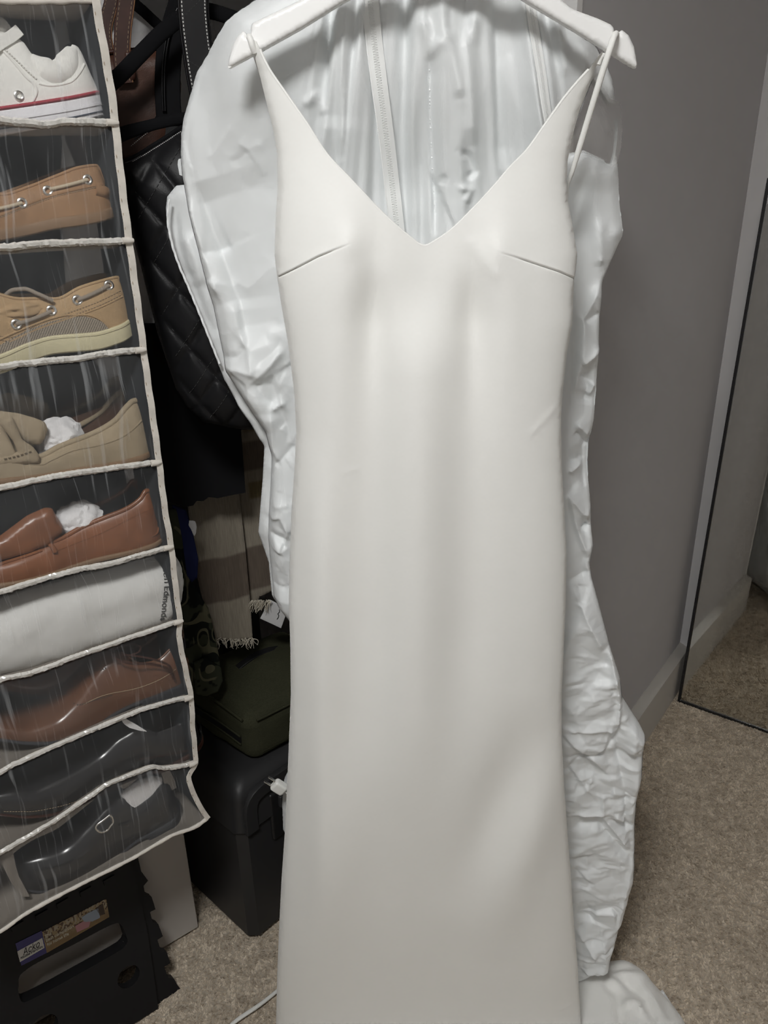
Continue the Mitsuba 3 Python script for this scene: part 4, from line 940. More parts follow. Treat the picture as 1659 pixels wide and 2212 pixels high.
# 7 brown lace-up
s = Shoe('derby_shoe', [(-60,1625),(0,1610),(60,1606),(130,1598),(190,1580),(250,1545),(320,1510),(395,1478)], [(-60,1600),(-20,1568),(20,1566),(70,1560),(110,1545),(150,1515),(190,1470),(230,1430),(262,1415),(300,1430),(335,1422),(370,1392),(385,1382),(395,1400),(402,1440),(404,1470)], .044, -.056, OP.st([(-34,1600)], -.056)[0, 0], OP.st([(408,1460)], -.056)[0, 0], .66, e=.6)
s.add('upper', s.upper(.003), M_brown_shoe)
s.add('sole', s.sole(.007, 1.05, heel=.017, hx=.70), M_dark_lining, label='dark sole and heel')
s.add('rim', s.rimtube(.002), M_brown_shoe)
br = []
rb = np.random.default_rng(4)
for line, n in (([(132,1520),(150,1526),(175,1522),(205,1512),(240,1502)], 22), ([(180,1470),(200,1452),(222,1436)], 12), ([(186,1478),(206,1460),(228,1444)], 12)):
    for q in smoothline(line, n):
        c = s.side_point([q], .0)[0]; b = trimesh.creation.icosphere(1, .0012); b.apply_translation(c); br.append(b)
s.add('broguing', cat(*br), M_ink, label='punched brogue holes')
s.add('side_seam', tube(s.side_point(smoothline([(180,1522),(230,1500),(290,1488),(340,1470),(380,1445)], 40), .0003), .0007, 6), M_stitch_br)
for k, (L, offs) in enumerate((([(235,1412),(262,1428),(285,1434),(320,1434),(350,1440),(372,1456),(378,1472)], (-.02,-.012,-.008,-.006,-.006,-.008,-.010)), ([(240,1410),(258,1416),(285,1414),(300,1408),(304,1398),(290,1392),(262,1396),(242,1408)], (-.02,-.02,-.018,-.016,-.016,-.02,-.024,-.026)),
                     ([(262,1414),(300,1418),(345,1428),(368,1442),(372,1460)], (-.018,-.010,-.004,-.004,-.006)))):
    q = np.array([OP.w(*OP.st([c], o)[0], o) for c, o in zip(L, offs)]); s.add(num('lace', k), tube(smoothline(q, 40), .0016, 7), M_brown_strap, label='thin brown lace' if k == 0 else None)
tag('derby_shoe', 'polished brown lace-up dress shoe with brogue holes, in the seventh pocket', 'shoe', 'shoes in the organizer')
# 8 black shoe, sole side up front
s = Shoe('derby_shoe_001', [(-120,1800),(0,1768),(60,1765),(130,1752),(200,1725),(280,1690),(350,1660),(425,1620)], [(-120,1760),(-40,1720),(20,1700),(80,1690),(150,1660),(210,1630),(260,1590),(300,1570),(340,1575),(380,1560),(405,1540),(420,1550),(430,1580),(434,1615)], .046, -.058, OP.st([(-60,1790)], -.058)[0, 0], OP.st([(438,1610)], -.058)[0, 0], .64, e=.6)
s.add('upper', s.upper(.003), M_black_shoe)
s.add('sole', s.sole(.005, 1.05, heel=.006, hx=.72), M_brown_strap, label='brown sole edge')
s.add('welt_stitching', stitches(s.side_point(smoothline([(8,1752),(60,1752),(110,1745),(165,1730)], 40), .0012), 26, .0006), M_stitch_br)
tn, _ = slab(OP, [(262,1556),(275,1558),(300,1572),(322,1586),(306,1584),(284,1578),(272,1570)], .003, -.008, -.010)
s.add('inner_label', tn, M_paper, label='pale strip inside the shoe')
s.add('heel_seam', tube(s.side_point(smoothline([(300,1640),(350,1632),(400,1622),(426,1616)], 30), .0006), .0009, 6), M_brown_strap)
tag('derby_shoe_001', 'dark shoe with a reddish brown sole edge, in the eighth pocket', 'shoe', 'shoes in the organizer')
# 9 black loafer with a buckle
s = Shoe('loafer_002', [(0,1945),(40,1940),(100,1930),(180,1900),(250,1860),(310,1810),(380,1770)], [(0,1920),(40,1870),(80,1850),(130,1830),(180,1790),(230,1745),(262,1722),(290,1738),(325,1712),(345,1690),(360,1690),(372,1710),(380,1750)], .043, -.058, OP.st([(34,1930)], -.058)[0, 0], OP.st([(384,1740)], -.058)[0, 0], .58, e=.6)
s.add('upper', s.upper(.003), M_black_shoe)
s.add('sole', s.sole(.007, 1.04, heel=.012, hx=.74), M_dark_lining)
ins, _ = slab(OP, [(262,1718),(275,1705),(300,1688),(330,1678),(350,1680),(352,1700),(340,1722),(310,1755),(280,1775),(262,1778),(272,1750)], .005, lambda S, T, X, Y, d: pillow(.006, .01)(d), -.004, off=-.036)
s.add('insole', ins, M_paper, label='white insole')
s.add('rim_edge', tube(np.array([OP.w(*OP.st([c], -.022)[0], -.022) for c in smoothline([(256,1785),(285,1772),(315,1750),(340,1722),(355,1704)], 30)]), .0014, 7), M_black_shoe)
apr = np.array([OP.w(*OP.st([c], -.006)[0], -.006) for c in smoothline([(72,1878),(100,1876),(150,1862),(190,1838),(215,1812),(228,1798)], 40)])
s.add('apron_seam', tube(s.side_point(smoothline([(72,1878),(100,1876),(150,1862),(190,1838),(215,1812),(228,1798)], 40), .001), .0013, 7), M_patent)
bk = np.array([OP.w(*OP.st([c], .003)[0], .003) for c in [(237,1760),(222,1772),(207,1784),(206,1787),(212,1795),(222,1797),(230,1794),(238,1784),(244,1776),(243,1768),(237,1760)]])
s.add('buckle', tube(smoothline(bk, 50), .0021, 8), M_metal, 60, label='chrome buckle')
tag('loafer_002', 'black leather loafer with a chrome buckle, in the bottom pocket', 'shoe', 'shoes in the organizer')

def mate(src, key, dr_, dn, dz, label):
    M = T4().translate((OP.r * dr_ - OP.n * dn + UP * dz).tolist())
    for k in [k for k in scene if k.startswith(src + '__') and not any(w in k for w in ('lace', 'stuffing', 'strip', 'inner'))]: scene[key + k[len(src):]] = {**scene[k], 'to_world': M}
    tag(key, label, 'shoe', 'shoes in the organizer')
mate('loafer', 'loafer_003', .030, .105, .0, 'second sand suede loafer behind the first, its heel showing beside the side binding')
mate('derby_shoe', 'derby_shoe_002', .034, .100, .012, 'second brown lace-up behind the first, its heel showing beside the olive patterned sleeve')
mate('derby_shoe_001', 'derby_shoe_003', .026, .100, .004, 'second dark shoe behind the first, its heel showing beside the olive bag')

# ------------------------------------------------------------------ bags and clothes in the closet
# white shirt and its hanger behind the brown bag
SP = Plane(P(270, 90, 1.34), 62)
sh, _ = slab(SP, [(176,-60),(225,0),(262,-30),(300,12),(332,50),(352,110),(356,300),(330,700),(322,1048),(276,1048),(240,830),(150,700),(130,420),(138,280),(160,120)], .01, lambda S, T, X, Y, d: .008 * n3(S * 25, T * 3, 0, 2, 2) + pillow(.012, .02)(d), -.012, seed=1)
add('shirt', sh, M_cloth_white, 50, label='white shirt hanging behind the brown leather bag', category='shirt')
def hpath(pl, px, off=0.0, n=60): q = pl.st(smoothline(px, n), off); return pl.w(q[:, 0], q[:, 1], off)
add('clothes_hanger_001__bar', tube(hpath(SP, [(150,110),(205,70),(240,22),(266,-8),(300,16),(335,48),(372,82),(410,110)], .03), .008, 8, .6, SP.n), M_velvet, 60)
top = hpath(SP, [(266,-8),(266,-60),(266,-120)], .03, 10)
add('clothes_hanger_001__hook', tube(top, .0022, 7), M_metal, 60)
tag('clothes_hanger_001', 'black hanger carrying the white shirt behind the brown bag', 'hanger')
# dark coat behind the organizer's pockets
CP = Plane(P(60, 700, 1.30), 54)
ct, _ = slab(CP, [(-560,-120),(-300,-160),(60,-140),(120,-60),(118,100),(132,300),(160,420),(200,640),(238,820),(268,1010),(300,1200),(330,1500),(310,1600),(-200,1780),(-500,1800),(-560,1600)], .014, lambda S, T, X, Y, d: .012 * n3(S * 22, T * 2, 0, 4, 2), -.03, seed=2)
add('coat', ct, M_cloth_black, 50, label='long dark coat hanging behind the shoe organizer', category='coat')
# brown leather tote
LP = Plane(P(290, 200, 1.27), 70)
bb, _ = slab(LP, [(150,128),(214,114),(262,108),(300,106),(348,100),(372,102),(392,180),(386,300),(360,380),(250,380),(170,370),(140,300)], .006, lambda S, T, X, Y, d: pillow(.03, .03)(d) + .006 * n3(S * 14, T * 14, 0, 3, 3), -.03, seed=3)
add('leather_tote__body', bb, M_brown_bag, 50)
rim = hpath(LP, [(160,128),(214,115),(262,110),(300,107),(348,102)], .020, 30)
add('leather_tote__rim', tube(rim, .003, 7), M_brown_strap, 60)
for k, (line, w, off) in enumerate((([(262,-330),(254,-150),(240,0),(226,66),(232,112)], .017, .012), ([(292,-330),(284,-150),(272,0),(264,70),(262,130),(270,180)], .021, .040))):
    pth = hpath(LP, line, off, 30); pth -= 0
    add(f'leather_tote__{num("handle", k)}', strap(pth, w, .004, LP.n), M_brown_strap, 40)
    t = np.gradient(pth, axis=0); t /= np.linalg.norm(t, axis=1, keepdims=True); sd = np.cross(t, LP.n)
    add(f'leather_tote__{num("handle_edge", k)}', tube(pth - sd * (w / 2), .0015, 6), M_strap_edge, 60)
    for e, sg in enumerate((-1, 1)):
        add(f'leather_tote__{num("handle_stitching", 2 * k + e)}', stitches(pth + sd * (sg * w * .36) + LP.n * .0024, 48, .0004), M_stitch_br, False)
tb, _ = slab(LP, [(262,120),(284,118),(286,150),(290,172),(288,182),(278,186),(268,180),(264,160)], .003, lambda S, T, X, Y, d: .040 + pillow(.003, .004)(d), .036)
add('leather_tote__tab', tb, M_brown_strap, 50)
tag('leather_tote', 'dark brown leather tote with stitched handles beside the shoe organizer', 'handbag')
# black velvet hanger in front of it
HB = Plane(P(290, 120, 1.185), 74)
hp_ = hpath(HB, [(560,215),(470,240),(336,268),(280,284),(248,294),(232,282),(222,250),(222,215),(232,190),(262,160),(310,110),(355,66),(400,34),(432,22),(515,43),(580,75)], 0, 120)
add('clothes_hanger_002__bar', tube(hp_, np.interp(np.linspace(0, 1, 120), [0, .28, .36, .45, 1], [.0075, .0075, .0095, .0105, .0095]), 10, .5, HB.n), M_velvet, 60)
add('clothes_hanger_002__hook', tube(hpath(HB, [(432,22),(436,-40),(440,-110)], 0, 10), .0022, 7), M_metal, 60)
tag('clothes_hanger_002', 'empty black velvet hanger between the brown bag and the quilted bag', 'hanger')
# black quilted tote
QP = Plane(P(420, 560, 1.20), 76)
def quilt(S, T):
    a, b = (S * .80 + T * .60) / .046, (-S * .80 + T * .60) / .056
    fa, fb = np.abs(a - np.round(a)), np.abs(b - np.round(b))
    return np.minimum(fa, fb)
def quilt_lines():
    a = np.arange(-17, 18); out = []
    for sg in (1, -1):
        for k in a:
            S = np.linspace(-.45, .35, 60); T = (k * .046 - sg * .80 * S) / .60; q = np.stack([S, T], 1)
            inside = shapely.contains_xy(QPOLY.buffer(-.012), S, T); ok = [i for i in range(60) if inside[i]]
            if len(ok) > 3: out.append(q[ok])
    return out
QF = [(250,356),(287,341),(330,315),(362,295),(394,275),(440,262),(520,255),(640,262),(660,600),(650,900),(620,926),(520,928),(440,912),(405,880),(380,840),(340,720),(300,560),(262,420)]
def q_front(S, T, X, Y, d):
    return pillow(.045, .09)(d) + .0068 * (1 - np.exp(-quilt(S, T) / .10)) * np.clip(d / .012, 0, 1)
QPOLY = shapely.Polygon(QP.st(QF)).buffer(0)
qs_ = []
for q in quilt_lines():
    L = np.linalg.norm(q[-1] - q[0]); n = max(3, int(L / .007)); qq = np.linspace(q[0], q[-1], n * 4)
    dd = shapely.distance(shapely.points(qq), QPOLY.boundary); X, Y = pix(QP.w(qq[:, 0], qq[:, 1]))
    qs_.append(stitches(QP.w(qq[:, 0], qq[:, 1], q_front(qq[:, 0], qq[:, 1], X, Y, dd) + .0008), n, .0006))
add('quilted_tote__quilting_stitches', cat(*qs_), M_stitch_bk, False, kind='stuff')
qb, _ = slab(QP, QF, .0042, q_front, lambda S, T, X, Y, d: -.02 + 0 * d, seed=6)
add('quilted_tote__front', qb, M_quilt, 50)
qk, _ = slab(QP, [(246,334),(295,298),(330,269),(346,247),(400,246),(520,230),(640,240),(660,500),(640,900),(420,880),(350,700),(280,460)], .012, lambda S, T, X, Y, d: -.062, -.075, seed=6)
add('quilted_tote__back', qk, M_quilt, 50)
add('quilted_tote__rim', tube(hpath(QP, [(252,354),(287,341),(330,315),(362,295),(394,275),(440,262)], .006, 50), .0030, 8), M_velvet, 60)
add('quilted_tote__piping', tube(hpath(QP, [(250,358),(270,352),(287,346),(305,336)], .014, 30), .0014, 7), M_patent, 60)
add('quilted_tote__rim_stitching', stitches(hpath(QP, [(256,362),(287,349),(330,323),(362,303),(394,283),(440,268)], .0165, 80), 50, .0006), M_stitch, False)
add('quilted_tote__back_rim', tube(hpath(QP, [(250,333),(295,298),(330,269),(346,247),(400,246)], -.058, 50), .0022, 8), M_patent, 60)
add('quilted_tote__back_stitching', stitches(hpath(QP, [(256,338),(297,304),(330,277)], -.056, 50), 22, .0006), M_stitch, False)
# back handle and front handle
add('quilted_tote__handle', strap(hpath(QP, [(366,262),(362,180),(366,110),(380,50),(398,-10),(412,-120),(418,-320)], -.055, 50), np.interp(np.linspace(0, 1, 50), [0, .5, 1], [.036, .034, .030]), .008, QP.n), M_cloth_black, 40)
for k, o in enumerate((-1, 1)):
    pth = hpath(QP, [(352,240),(350,160),(358,90),(374,40),(392,0)] if o < 0 else [(357,240),(355,160),(363,92),(378,45),(394,14)], -.046, 40)
    add(f'quilted_tote__{num("handle_piping", k)}', tube(pth, .0014, 6), M_patent, 60)
HN = 120
hf = hpath(QP, [(424,-320),(417,-120),(417,0),(421,60),(427,110),(436,170),(452,250),(470,330)], .035, HN)
add('quilted_tote__handle_001', strap(hf, .036, .012, QP.n), M_patent, 40, label='padded glossy front handle')
t = np.gradient(hf, axis=0); t /= np.linalg.norm(t, axis=1, keepdims=True); sd = np.cross(t, QP.n)
for k, sg in enumerate((-1, 1)):
    add(f'quilted_tote__{num("handle_stitching", k)}', stitches(hf + sd * (sg * .0145) + QP.n * .0064, 80, .0008), M_stitch, False)
    add(f'quilted_tote__{num("handle_edge", k)}', tube(hf + sd * (sg * .018), .0022, 7), M_patent, 60)
for k, (i0, i1) in enumerate(((56, 66), (82, 89), (89, 82))):
    a = hf[i0] - sd[i0] * .015 + QP.n * .0062; b = hf[i1] + sd[i1] * .015 + QP.n * .0062
    add(f'quilted_tote__{num("handle_quilting", k)}', stitches(np.linspace(a, b, 20), 9, .0006), M_stitch_bk, False)
tag('quilted_tote', 'black diamond-quilted tote with white stitching and glossy handles', 'handbag')
# black skirt below
KP = Plane(P(440, 1000, 1.32), 66)
sk, _ = slab(KP, [(300,700),(560,700),(520,930),(530,1064),(500,1070),(470,1076),(452,1074),(440,1083),(424,1082),(418,1092),(398,1096),(372,1086),(345,1080),(330,1000)], .008, lambda S, T, X, Y, d: .012 * n3(S * 30, T * 3, 0, 7, 2), -.012, seed=7)
add('black_skirt', sk, M_cloth_black, 50, label='black garment with a wavy hem hanging below the quilted tote', category='skirt')
# plaid scarf
VP_ = Plane(P(480, 1200, 1.42), 66)
def scarf_part(key, px, off, seed, label=None):
    pl = VP_; st = pl.st(px); poly = shapely.Polygon(st).buffer(0); p, f = tri(poly, .007, None, seed)
    d = .012 * n3(p[:, 0] * 28, p[:, 1] * 2, seed, 7, 2)
    m = shell(f, pl.w(p[:, 0], p[:, 1], off + d), pl.w(p[:, 0], p[:, 1], off + d - .004))
    uv = np.vstack([p, p]); zb = pl.st([(500, 1372)])[0, 1]; xb = pl.st([(440, 1200)])[0, 0]
    uv = np.c_[uv[:, 0] - xb + .0, uv[:, 1] - zb]
    add(key, m, M_scarf, True, uv=uv, label=label)
scarf_part('plaid_scarf__front_fold', [(400,900),(402,1090),(412,1170),(424,1250),(440,1310),(455,1372),(500,1374),(541,1370),(536,1290),(526,1180),(512,1060),(505,900)], .02, 1)
scarf_part('plaid_scarf__rear_fold', [(505,880),(512,1060),(526,1180),(536,1290),(540,1330),(562,1290),(582,1282),(610,1270),(612,1100),(600,880)], -.005, 2)
fr = []; rf = np.random.default_rng(8)
def strand(a, b, off):
    q = VP_.st([a, b]); m_ = (q[0] + q[1]) / 2 + rf.normal(0, .003, 2); return tube(smoothline(VP_.w(np.array([q[0, 0], m_[0], q[1, 0]]), np.array([q[0, 1], m_[1], q[1, 1]]), off), 6), [.0012, .001, .001, .0008, .0006, .0005], 4)
for k in range(60): x = 455 + 86 * rf.random(); fr.append(strand((x, 1368), (x + rf.normal(4, 5), 1378 + 10 * rf.random()), .024 + .006 * rf.normal()))
for k in range(36): x = 540 + 42 * rf.random(); fr.append(strand((x, 1290), (x - 6 + rf.normal(0, 7), 1304 + 14 * rf.random()), .012 + .008 * rf.random()))
add('plaid_scarf__fringe', cat(*fr), M_fringe, 40, label='pale fringe', kind='stuff')
tag('plaid_scarf', 'beige and brown checked scarf with fringed ends hanging in the closet', 'scarf')
# patterned olive garment, blue cloth, tags
MP = Plane(P(420, 1300, 1.36), 60)
def cloth(key, px, pl, off, m, seed, amp=.01, th=.006, uv=False, **kw):
    st = pl.st(px); poly = shapely.Polygon(st).buffer(0); p, f = tri(poly, .006, None, seed); d = amp * n3(p[:, 0] * 30, p[:, 1] * 5, seed, 7, 3)
    add(key, shell(f, pl.w(p[:, 0], p[:, 1], off + d), pl.w(p[:, 0], p[:, 1], off + d - th)), m, True, uv=np.vstack([p, p]) if uv else None, **kw)
cloth('camo_jacket__body', [(330,1100),(372,1090),(384,1150),(394,1230),(412,1258),(440,1300),(450,1340),(462,1400),(466,1440),(456,1466),(430,1478),(405,1476),(380,1440),(350,1300)], MP, .03, M_camo, 4, .02, uv=True)
cloth('camo_jacket__cuff', [(405,1410),(430,1400),(462,1420),(466,1448),(456,1470),(430,1480),(408,1476)], MP, .045, M_camo, 5, .006, uv=True)
tag('camo_jacket', 'dark olive patterned jacket sleeve hanging beside the shoe organizer', 'jacket')
cloth('blue_shirt', [(366,1084),(396,1096),(412,1150),(422,1200),(420,1240),(400,1256),(386,1200),(372,1130)], MP, .02, M_blue, 6, label='dark blue cloth hanging between the olive sleeve and the checked scarf', category='shirt')
cloth('clothing_tag', [(386,1100),(398,1100),(402,1112),(400,1128),(396,1134),(392,1122),(385,1110)], MP, .066, M_tag, 7, 0, .001, label='small white tag hanging above the dark blue cloth', category='tag')
PT = Plane(P(590, 1325, 1.45), 80)
pt = [(562,1336),(583,1295),(622,1316),(607,1357)]
cloth('price_tag__card', pt, PT, 0, M_tag, 8, 0, .001)
sq = PT.st(smoothline([(598,1337),(602,1328),(600,1326),(604,1320),(603,1316)], 20)); add('price_tag__print', tube(PT.w(sq[:, 0], sq[:, 1], .0012), .0008, 5), M_ink, False, label='dark scribble print')
tag('price_tag', 'white card price tag hanging below the checked scarf, partly behind the bag', 'tag')

# ------------------------------------------------------------------ storage on the floor
def yaw(d): a = math.radians(d); return np.array([math.sin(a), math.cos(a), 0])
# black chest
FD, LD = yaw(43), yaw(-47)
c0 = G(548, 2043)
CW, CD, CHB, CHL = .46, .40, .315, .125
def chest_block(z0, z1, in0, in1, ch, topround=0.0):
    """A tapering block with chamfered vertical edges; in0, in1: how far the bottom and the top are drawn in."""
    V = []; levels = [(z0, in0, 0)] + [(z0 + .006, in0 - .003, 0)] + [(z1 - topround, in1, 0)]
    levels[0] = (z0, in0 + .003, 0)
    if topround:
        for a in np.linspace(.2, math.pi / 2, 7): levels.append((z1 - topround + topround * math.sin(a), in1 + topround * (1 - math.cos(a)), 0))
    for z, i, _ in levels:
        pts = [(i + ch, i), (CW - i - ch, i), (CW - i, i + ch), (CW - i, CD - i - ch), (CW - i - ch, CD - i), (i + ch, CD - i), (i, CD - i - ch), (i, i + ch)]
        V.append([c0 + FD * a + LD * b + UP * z for a, b in pts])
    V = np.array(V); v, f = gridmesh(V, True); n = len(V); ca = len(v)
    v = np.vstack([v, V[0].mean(0), V[-1].mean(0)])
    for k in range(8): f = np.vstack([f, [(ca, k, (k + 1) % 8), (ca + 1, (n - 1) * 8 + (k + 1) % 8, (n - 1) * 8 + k)]])
    m = TM(v, f)
    if m.volume < 0: m.invert()
    return m
add('storage_chest__body', chest_block(.009, CHB, .004, .000, .018), M_chest, 25)
add('storage_chest__lid', chest_block(CHB + .003, CHB + CHL, -.004, -.002, .02, .04), M_chest, 25)
fz = [(.026, CHB + .004), (.026, CHB + .045), (.030, CHB + .072), (.044, CHB + .088), (.075, CHB + .094), (.20, CHB + .094), (CW - .03, CHB + .094)]
add('storage_chest__lid__front_rib', strap(smoothline([c0 + FD * a - LD * .004 + UP * z for a, z in fz], 50), .030, .014, -LD), M_chest, 40)
lt = rbox((.075, .02, .125), .006); lp_ = c0 + FD * .115 + LD * .002 + UP * .315
add('storage_chest__latch', frame(lt, lp_ , FD, LD, UP), M_chest_dark, 30, label='black latch')
lt = rbox((.034, .012, .03), .003); add('storage_chest__latch__tab', frame(lt, lp_ - LD * .012 + UP * .035, FD, LD, UP), M_chest, 30)
rc = rbox((.11, .008, .17), .004); add('storage_chest__latch_recess', frame(rc, lp_ + LD * .006 + UP * .005, FD, LD, UP), M_chest_dark, 30)
tag('storage_chest', 'black plastic storage chest with a hinged lid under the olive bag', 'storage chest')
# olive bag on the chest
def soft_box(size, r, seed, amp):
    m = rbox(size, r, 5); m = m.subdivide_to_size(.014); v = m.vertices.copy(); v += (meshkit.fbm(v * 14 + seed, 3, seed)[:, None] - .5) * amp * (v / (np.linalg.norm(v, axis=1, keepdims=True) + 1e-9)); return TM(v, m.faces)
ZT = CHB + CHL
ob = P(548, 1650, 1.235); FD2, LD2 = yaw(50), yaw(-48)
ob = G(546, 1655, ZT + .002)
OW, OD, OH = .30, .27, .115
oc = ob + FD2 * (OW / 2) + LD2 * (OD / 2) + UP * (OH / 2)
mo = soft_box((OW, OD, OH), .028, 3, .016)
vv = mo.vertices; top = vv[:, 2] > 0; vv[top, 2] += .03 * np.clip(1 - (vv[top, 0] / (OW / 2)) ** 2, 0, 1) * np.clip(1 - (vv[top, 1] / (OD / 2)) ** 2, 0, 1)
add('olive_bag__body', frame(mo, oc, FD2, LD2, UP), M_olive, 50)
e1 = [ob + FD2 * .012 + LD2 * y + UP * (OH - .010 + .012 * math.sin(y * 9)) - FD2 * .012 for y in np.linspace(.02, OD - .03, 30)]
add('olive_bag__edge_seam', tube(np.array(e1), .003, 7), M_olive, 60)
e2 = [ob + LD2 * .0 + FD2 * x + UP * (OH - .008) for x in np.linspace(.02, OW - .03, 30)]
add('olive_bag__edge_seam_001', tube(np.array(e2), .003, 7), M_olive, 60)
zp = np.array([ob - FD2 * .0015 + LD2 * y + UP * (.050 + .006 * math.sin(y * 14)) for y in np.linspace(.03, OD - .03, 30)])
add('olive_bag__zipper', strap(zp, .016, .003, -FD2), M_black_metal, 40, label='black zipper')
for k, o in enumerate((-1, 1)): add(f'olive_bag__{num("zipper_welt", k)}', tube(zp + UP * (.010 * o) - FD2 * .001, .0022, 7), M_olive, 60)
hd = np.array([oc + FD2 * x + LD2 * .02 + UP * (OH / 2 + .022 + .012 * (1 - (x / .06) ** 2)) for x in np.linspace(-.06, .06, 20)])
add('olive_bag__handle', strap(hd, .018, .004, UP), M_black_metal, 40)
tag('olive_bag', 'olive green zipped canvas bag lying on the black chest', 'bag')
# grey bin behind
GB = rbox((.38, .26, .86), .012); gp = G(548, 2043) + FD * .26 + LD * .60 + UP * .44
add('storage_bin__body', frame(GB, gp, FD, LD, UP), M_bin, 30); 
lidm = rbox((.40, .32, .03), .008); add('storage_bin__lid', frame(lidm, gp + UP * .445, FD, LD, UP), M_bin, 30)
tag('storage_bin', 'dark grey fabric bin standing behind the olive bag', 'storage bin')
# white cardboard box
bc = G(430, 2009); BD, BL = yaw(53), yaw(-37)
bw, bd_, bh = .46, .24, .46
bx = rbox((bw, bd_, bh), .003); ctr = bc - BD * (bw / 2) + BL * (bd_ / 2) + UP * (bh / 2 + .009)
bx0 = bx
add('cardboard_box__body', frame(bx, ctr, BD, BL, UP), M_box, 30)
lidb = rbox((bw + .006, bd_ + .006, .05), .003); add('cardboard_box__lid', frame(lidb, ctr + UP * (bh / 2 + .0), BD, BL, UP), M_box, 30)
tag('cardboard_box', 'plain off-white box standing behind the black folding stool', 'box')
# folding stool
f0 = G(341, 2182)
FP = Plane((f0[0], f0[1], .009), 50, 14)
f0s = FP.st([(300,2130)])
def circ(c, r, n=28): a = np.linspace(0, 2 * np.pi, n, endpoint=False); return [(c[0] + r * math.cos(k), c[1] + r * math.sin(k)) for k in a]
face = shapely.Polygon(FP.st([(-260,2085),(-220,1990),(0,1905),(120,1868),(220,1830),(270,1828),(290,1880),(318,2010),(336,2130),(342,2178),(300,2205),(240,2240),(120,2300),(0,2360),(-160,2430),(-240,2300)])).buffer(0)
slot = shapely.Polygon(smoothline(FP.st([(40,2128),(44,2106),(70,2086),(160,2040),(236,2000),(256,1994),(268,2008),(276,2032),(264,2050),(170,2104),(70,2158),(50,2166),(44,2160)]), 60, True)).buffer(0)
cc = FP.st([(278,2110)])[0]; hole = shapely.Polygon(circ(cc, .0225))
h2 = FP.st([(95,2222)])[0]; hole2 = shapely.Polygon(circ(h2, .026))
body = face.difference(slot).difference(hole).difference(hole2)
TH = .034
def slab_poly(pl, poly, th, off=0.0, res=.01):
    m = trimesh.creation.extrude_polygon(poly, th, engine='earcut'); v = m.vertices
    return TM(pl.w(v[:, 0], v[:, 1], off + v[:, 2] - th), m.faces if True else 0)
sb = slab_poly(FP, body, .012)
if sb.volume < 0: sb.invert()
add('folding_stool__face', sb, M_stool, 30)
def ringwall(poly, th0, th1):
    o = poly.buffer(.0045).difference(poly); m = trimesh.creation.extrude_polygon(o, th1 - th0, engine='earcut'); v = m.vertices
    return TM(FP.w(v[:, 0], v[:, 1], th0 + v[:, 2]), m.faces)
add('folding_stool__handle_slot', ringwall(slot, -.03, -.0), M_stool, 30)
add('folding_stool__round_hole', ringwall(hole, -.02, -.0), M_stool, 30)
add('folding_stool__round_hole_001', ringwall(hole2, -.02, -.0), M_stool, 30)
rearp = [(262,1832),(296,1850),(303,1880),(318,1900),(308,1912),(312,1930),(326,1936),(334,1962),(322,1968),(328,1990),(340,1994),(350,2020),(338,2028),(346,2052),(358,2054),(366,2078),(352,2086),(362,2110),(374,2112),(382,2128),(394,2138),(390,2152),(345,2184),(330,2170),(300,2000)]
rr = shapely.Polygon(FP.st(rearp, -.018)).buffer(0)
rm = slab_poly(FP, rr, .018, -.013); 
add('folding_stool__leg', rm, M_stool, 30, label='notched hinge side')
leg2 = shapely.Polygon(FP.st([(-240,2085),(-200,1990),(0,1912),(200,1840),(214,1870),(-160,2040),(-200,2200),(-250,2210)])).buffer(0)
add('folding_stool__leg_001', slab_poly(FP, leg2, .018, -.013), M_stool, 30)
hz = []
for q in ((38,2000),(90,1975),(135,1950),(185,1925),(235,1900)):
    a = FP.st([q])[0]; b = trimesh.creation.box((.022, .010, .004)); v = b.vertices; hz.append(TM(FP.w(a[0] + v[:, 0], a[1] + v[:, 1] + .0, .002 + v[:, 2]), b.faces))
for k, h_ in enumerate(hz): add(f'folding_stool__{num("hinge_tooth", k)}', h_, M_stool, False)
# sticker
def patch(px, off, th=.0006): return slab_poly(FP, shapely.Polygon(FP.st(px, off)).buffer(0), th, off + th)
def colour(name, c, r=.4): return mat(name, principled(c, r))
SK = 0.0006
def sticker_tex(p, n, uv):
    s, t = uv.x, uv.y
    c = mix((.20, .13, .06), (.30, .22, .12), smoothstep(.2, .75, t + .2 * fbm(s * 30, t * 6, 0, 2)))
    c = mix(c, (.36, .31, .23), smoothstep(.55, .6, t) * smoothstep(.45, .55, noise(s * 40, t * 7, 2)))
    c = mix(c, (.09, .05, .03), smoothstep(.62, .66, noise(s * 55, t * 12, 5)) * smoothstep(.35, .5, t))
    return c
qs = [(100,1976),(97,2016),(236,1958)]
pst = [(92,2016),(230,1940),(236,1977),(100,2058)]
a_, b_, c_, d_ = FP.st([(90,2013),(229,1941),(236,1980),(101,2058)])
n_u, n_v = 24, 8
u, v = np.meshgrid(np.linspace(0, 1, n_u), np.linspace(0, 1, n_v), indexing='ij')
Q = (a_[None, None] * ((1 - u) * v)[..., None] + b_[None, None] * (u * v)[..., None] + c_[None, None] * (u * (1 - v))[..., None] + d_[None, None] * ((1 - u) * (1 - v))[..., None])
vq, fq = gridmesh(np.concatenate([Q, np.zeros(Q.shape[:2] + (1,))], -1)); th_ = .0006
fm = shell(fq, FP.w(vq[:, 0], vq[:, 1], th_ * 2), FP.w(vq[:, 0], vq[:, 1], 0)); uvq = np.stack([u.ravel(), v.ravel()], 1)
if fm.volume < 0: fm.invert()
add('folding_stool__sticker', fm, mat('sticker_print', principled(proc(sticker_tex), .4)), True, uv=np.vstack([uvq, uvq]), label='printed sticker with a room photo')
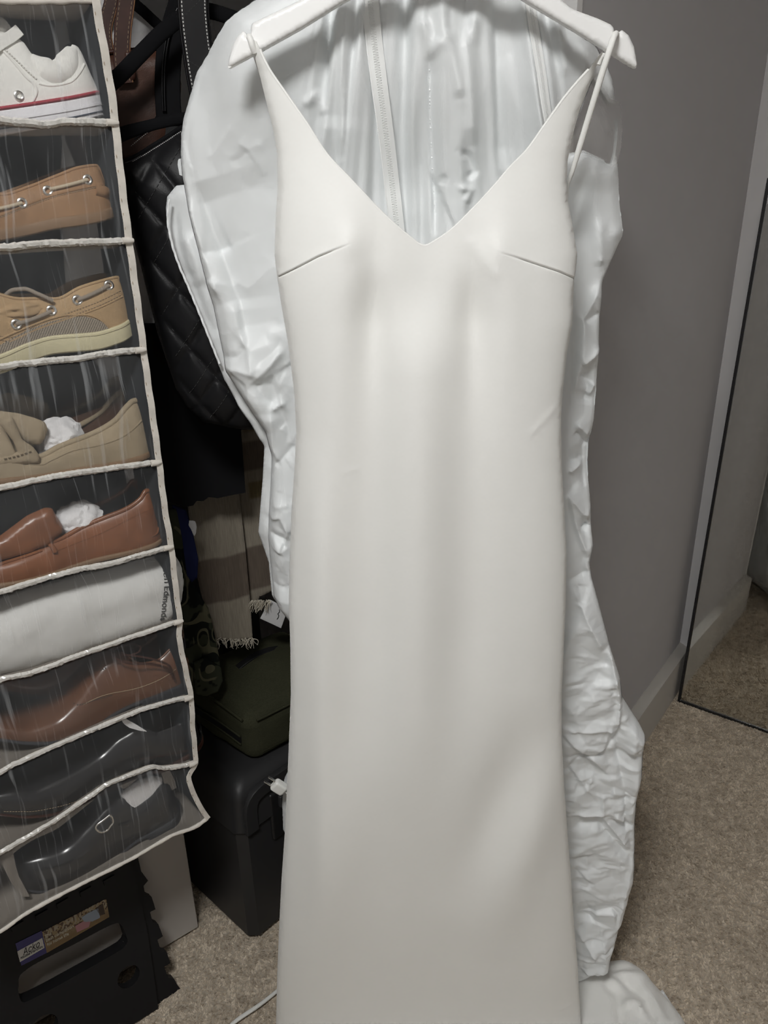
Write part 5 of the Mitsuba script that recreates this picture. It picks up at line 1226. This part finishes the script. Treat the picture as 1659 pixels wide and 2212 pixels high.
add('folding_stool__sticker__blue_panel', patch([(33,2038),(90,2010),(101,2058),(46,2086)], .0008), colour('print_blue', (.045, .04, .17)), False)
add('folding_stool__sticker__white_panel', patch([(37,2055),(91,2026),(96,2047),(43,2078)], .0016), colour('print_white', (.62, .61, .58)), False)
t1, _ = textline('Acko', .0125, (50,2064), (85,2045), FP, .0024, .0005, italic=.35)
t2, _ = textline('FOLDING STEP STOOL', .0034, (45,2072), (93,2046), FP, .0024, .0005, bold=True)
add('folding_stool__sticker__lettering', cat(t1, t2), M_ink, False, label='black lettering')
tt = [textline(a, .0055, b, c, FP, .0016, .0005, bold=True)[0] for a, b, c in (('The', (97,2026), (111,2019)), ('best companion', (99,2035), (159,2003)), ('for home life', (102,2044), (149,2019)))]
add('folding_stool__sticker__slogan', cat(*tt), colour('print_cream', (.62, .58, .48)), False, label='cream slogan lettering')
for k, (px, c) in enumerate((([(176,1982),(190,1972),(212,1962),(216,1982),(200,1990),(182,1992)], (.30, .36, .44)), ([(162,2000),(180,1990),(196,1988),(192,2002),(166,2014)], (.45, .22, .25)), ([(206,1962),(222,1952),(227,1974),(216,1978)], (.05, .03, .02)))):
    add(f'folding_stool__sticker__{num("furniture_print", k)}', patch(px, .0016), colour(f'print_{k}', c), False)
tag('folding_stool', 'black plastic folding step stool with a printed sticker, leaning below the shoe organizer', 'step stool')
# white cord with its plug
pg = P(603, 1700, 1.05)
plug = rbox((.026, .016, .022), .005)
ax = np.array([-.75, 0, .66]); ay = np.array([0, 1.0, 0]); az = np.cross(ax, ay)
add('power_cord__plug', frame(plug, pg, ax, ay, az), M_cord, 40, label='white plug')
for k, o in enumerate((-1, 1)):
    b = rbox((.016, .0016, .0055), .0006, 2); add(f'power_cord__{num("prong", k)}', frame(b, pg + ax * .020 + az * (.006 * o), ax, az, ay), M_metal, 30, label='metal prong' if k == 0 else None)
cd = smoothline([pg - ax * .01, pg - ax * .03 + np.array([.01, 0, -.02]), P(622, 1800, 1.06), np.array([-.16, 1.08, .35]), np.array([-.13, 1.12, .10]), G(650, 2090, .012), G(600, 2140, .012), G(560, 2172, .012), G(500, 2214, .012), G(430, 2290, .012)], 90)
add('power_cord__cable', tube(cd, .0034, 8), M_cord, 60)
add('power_cord__cable_001', tube(cd + np.array([.003, .0045, 0]), .0034, 8), M_cord, 60)
tag('power_cord', 'white power cord with a two-prong plug, half hidden behind the gown', 'power cord')
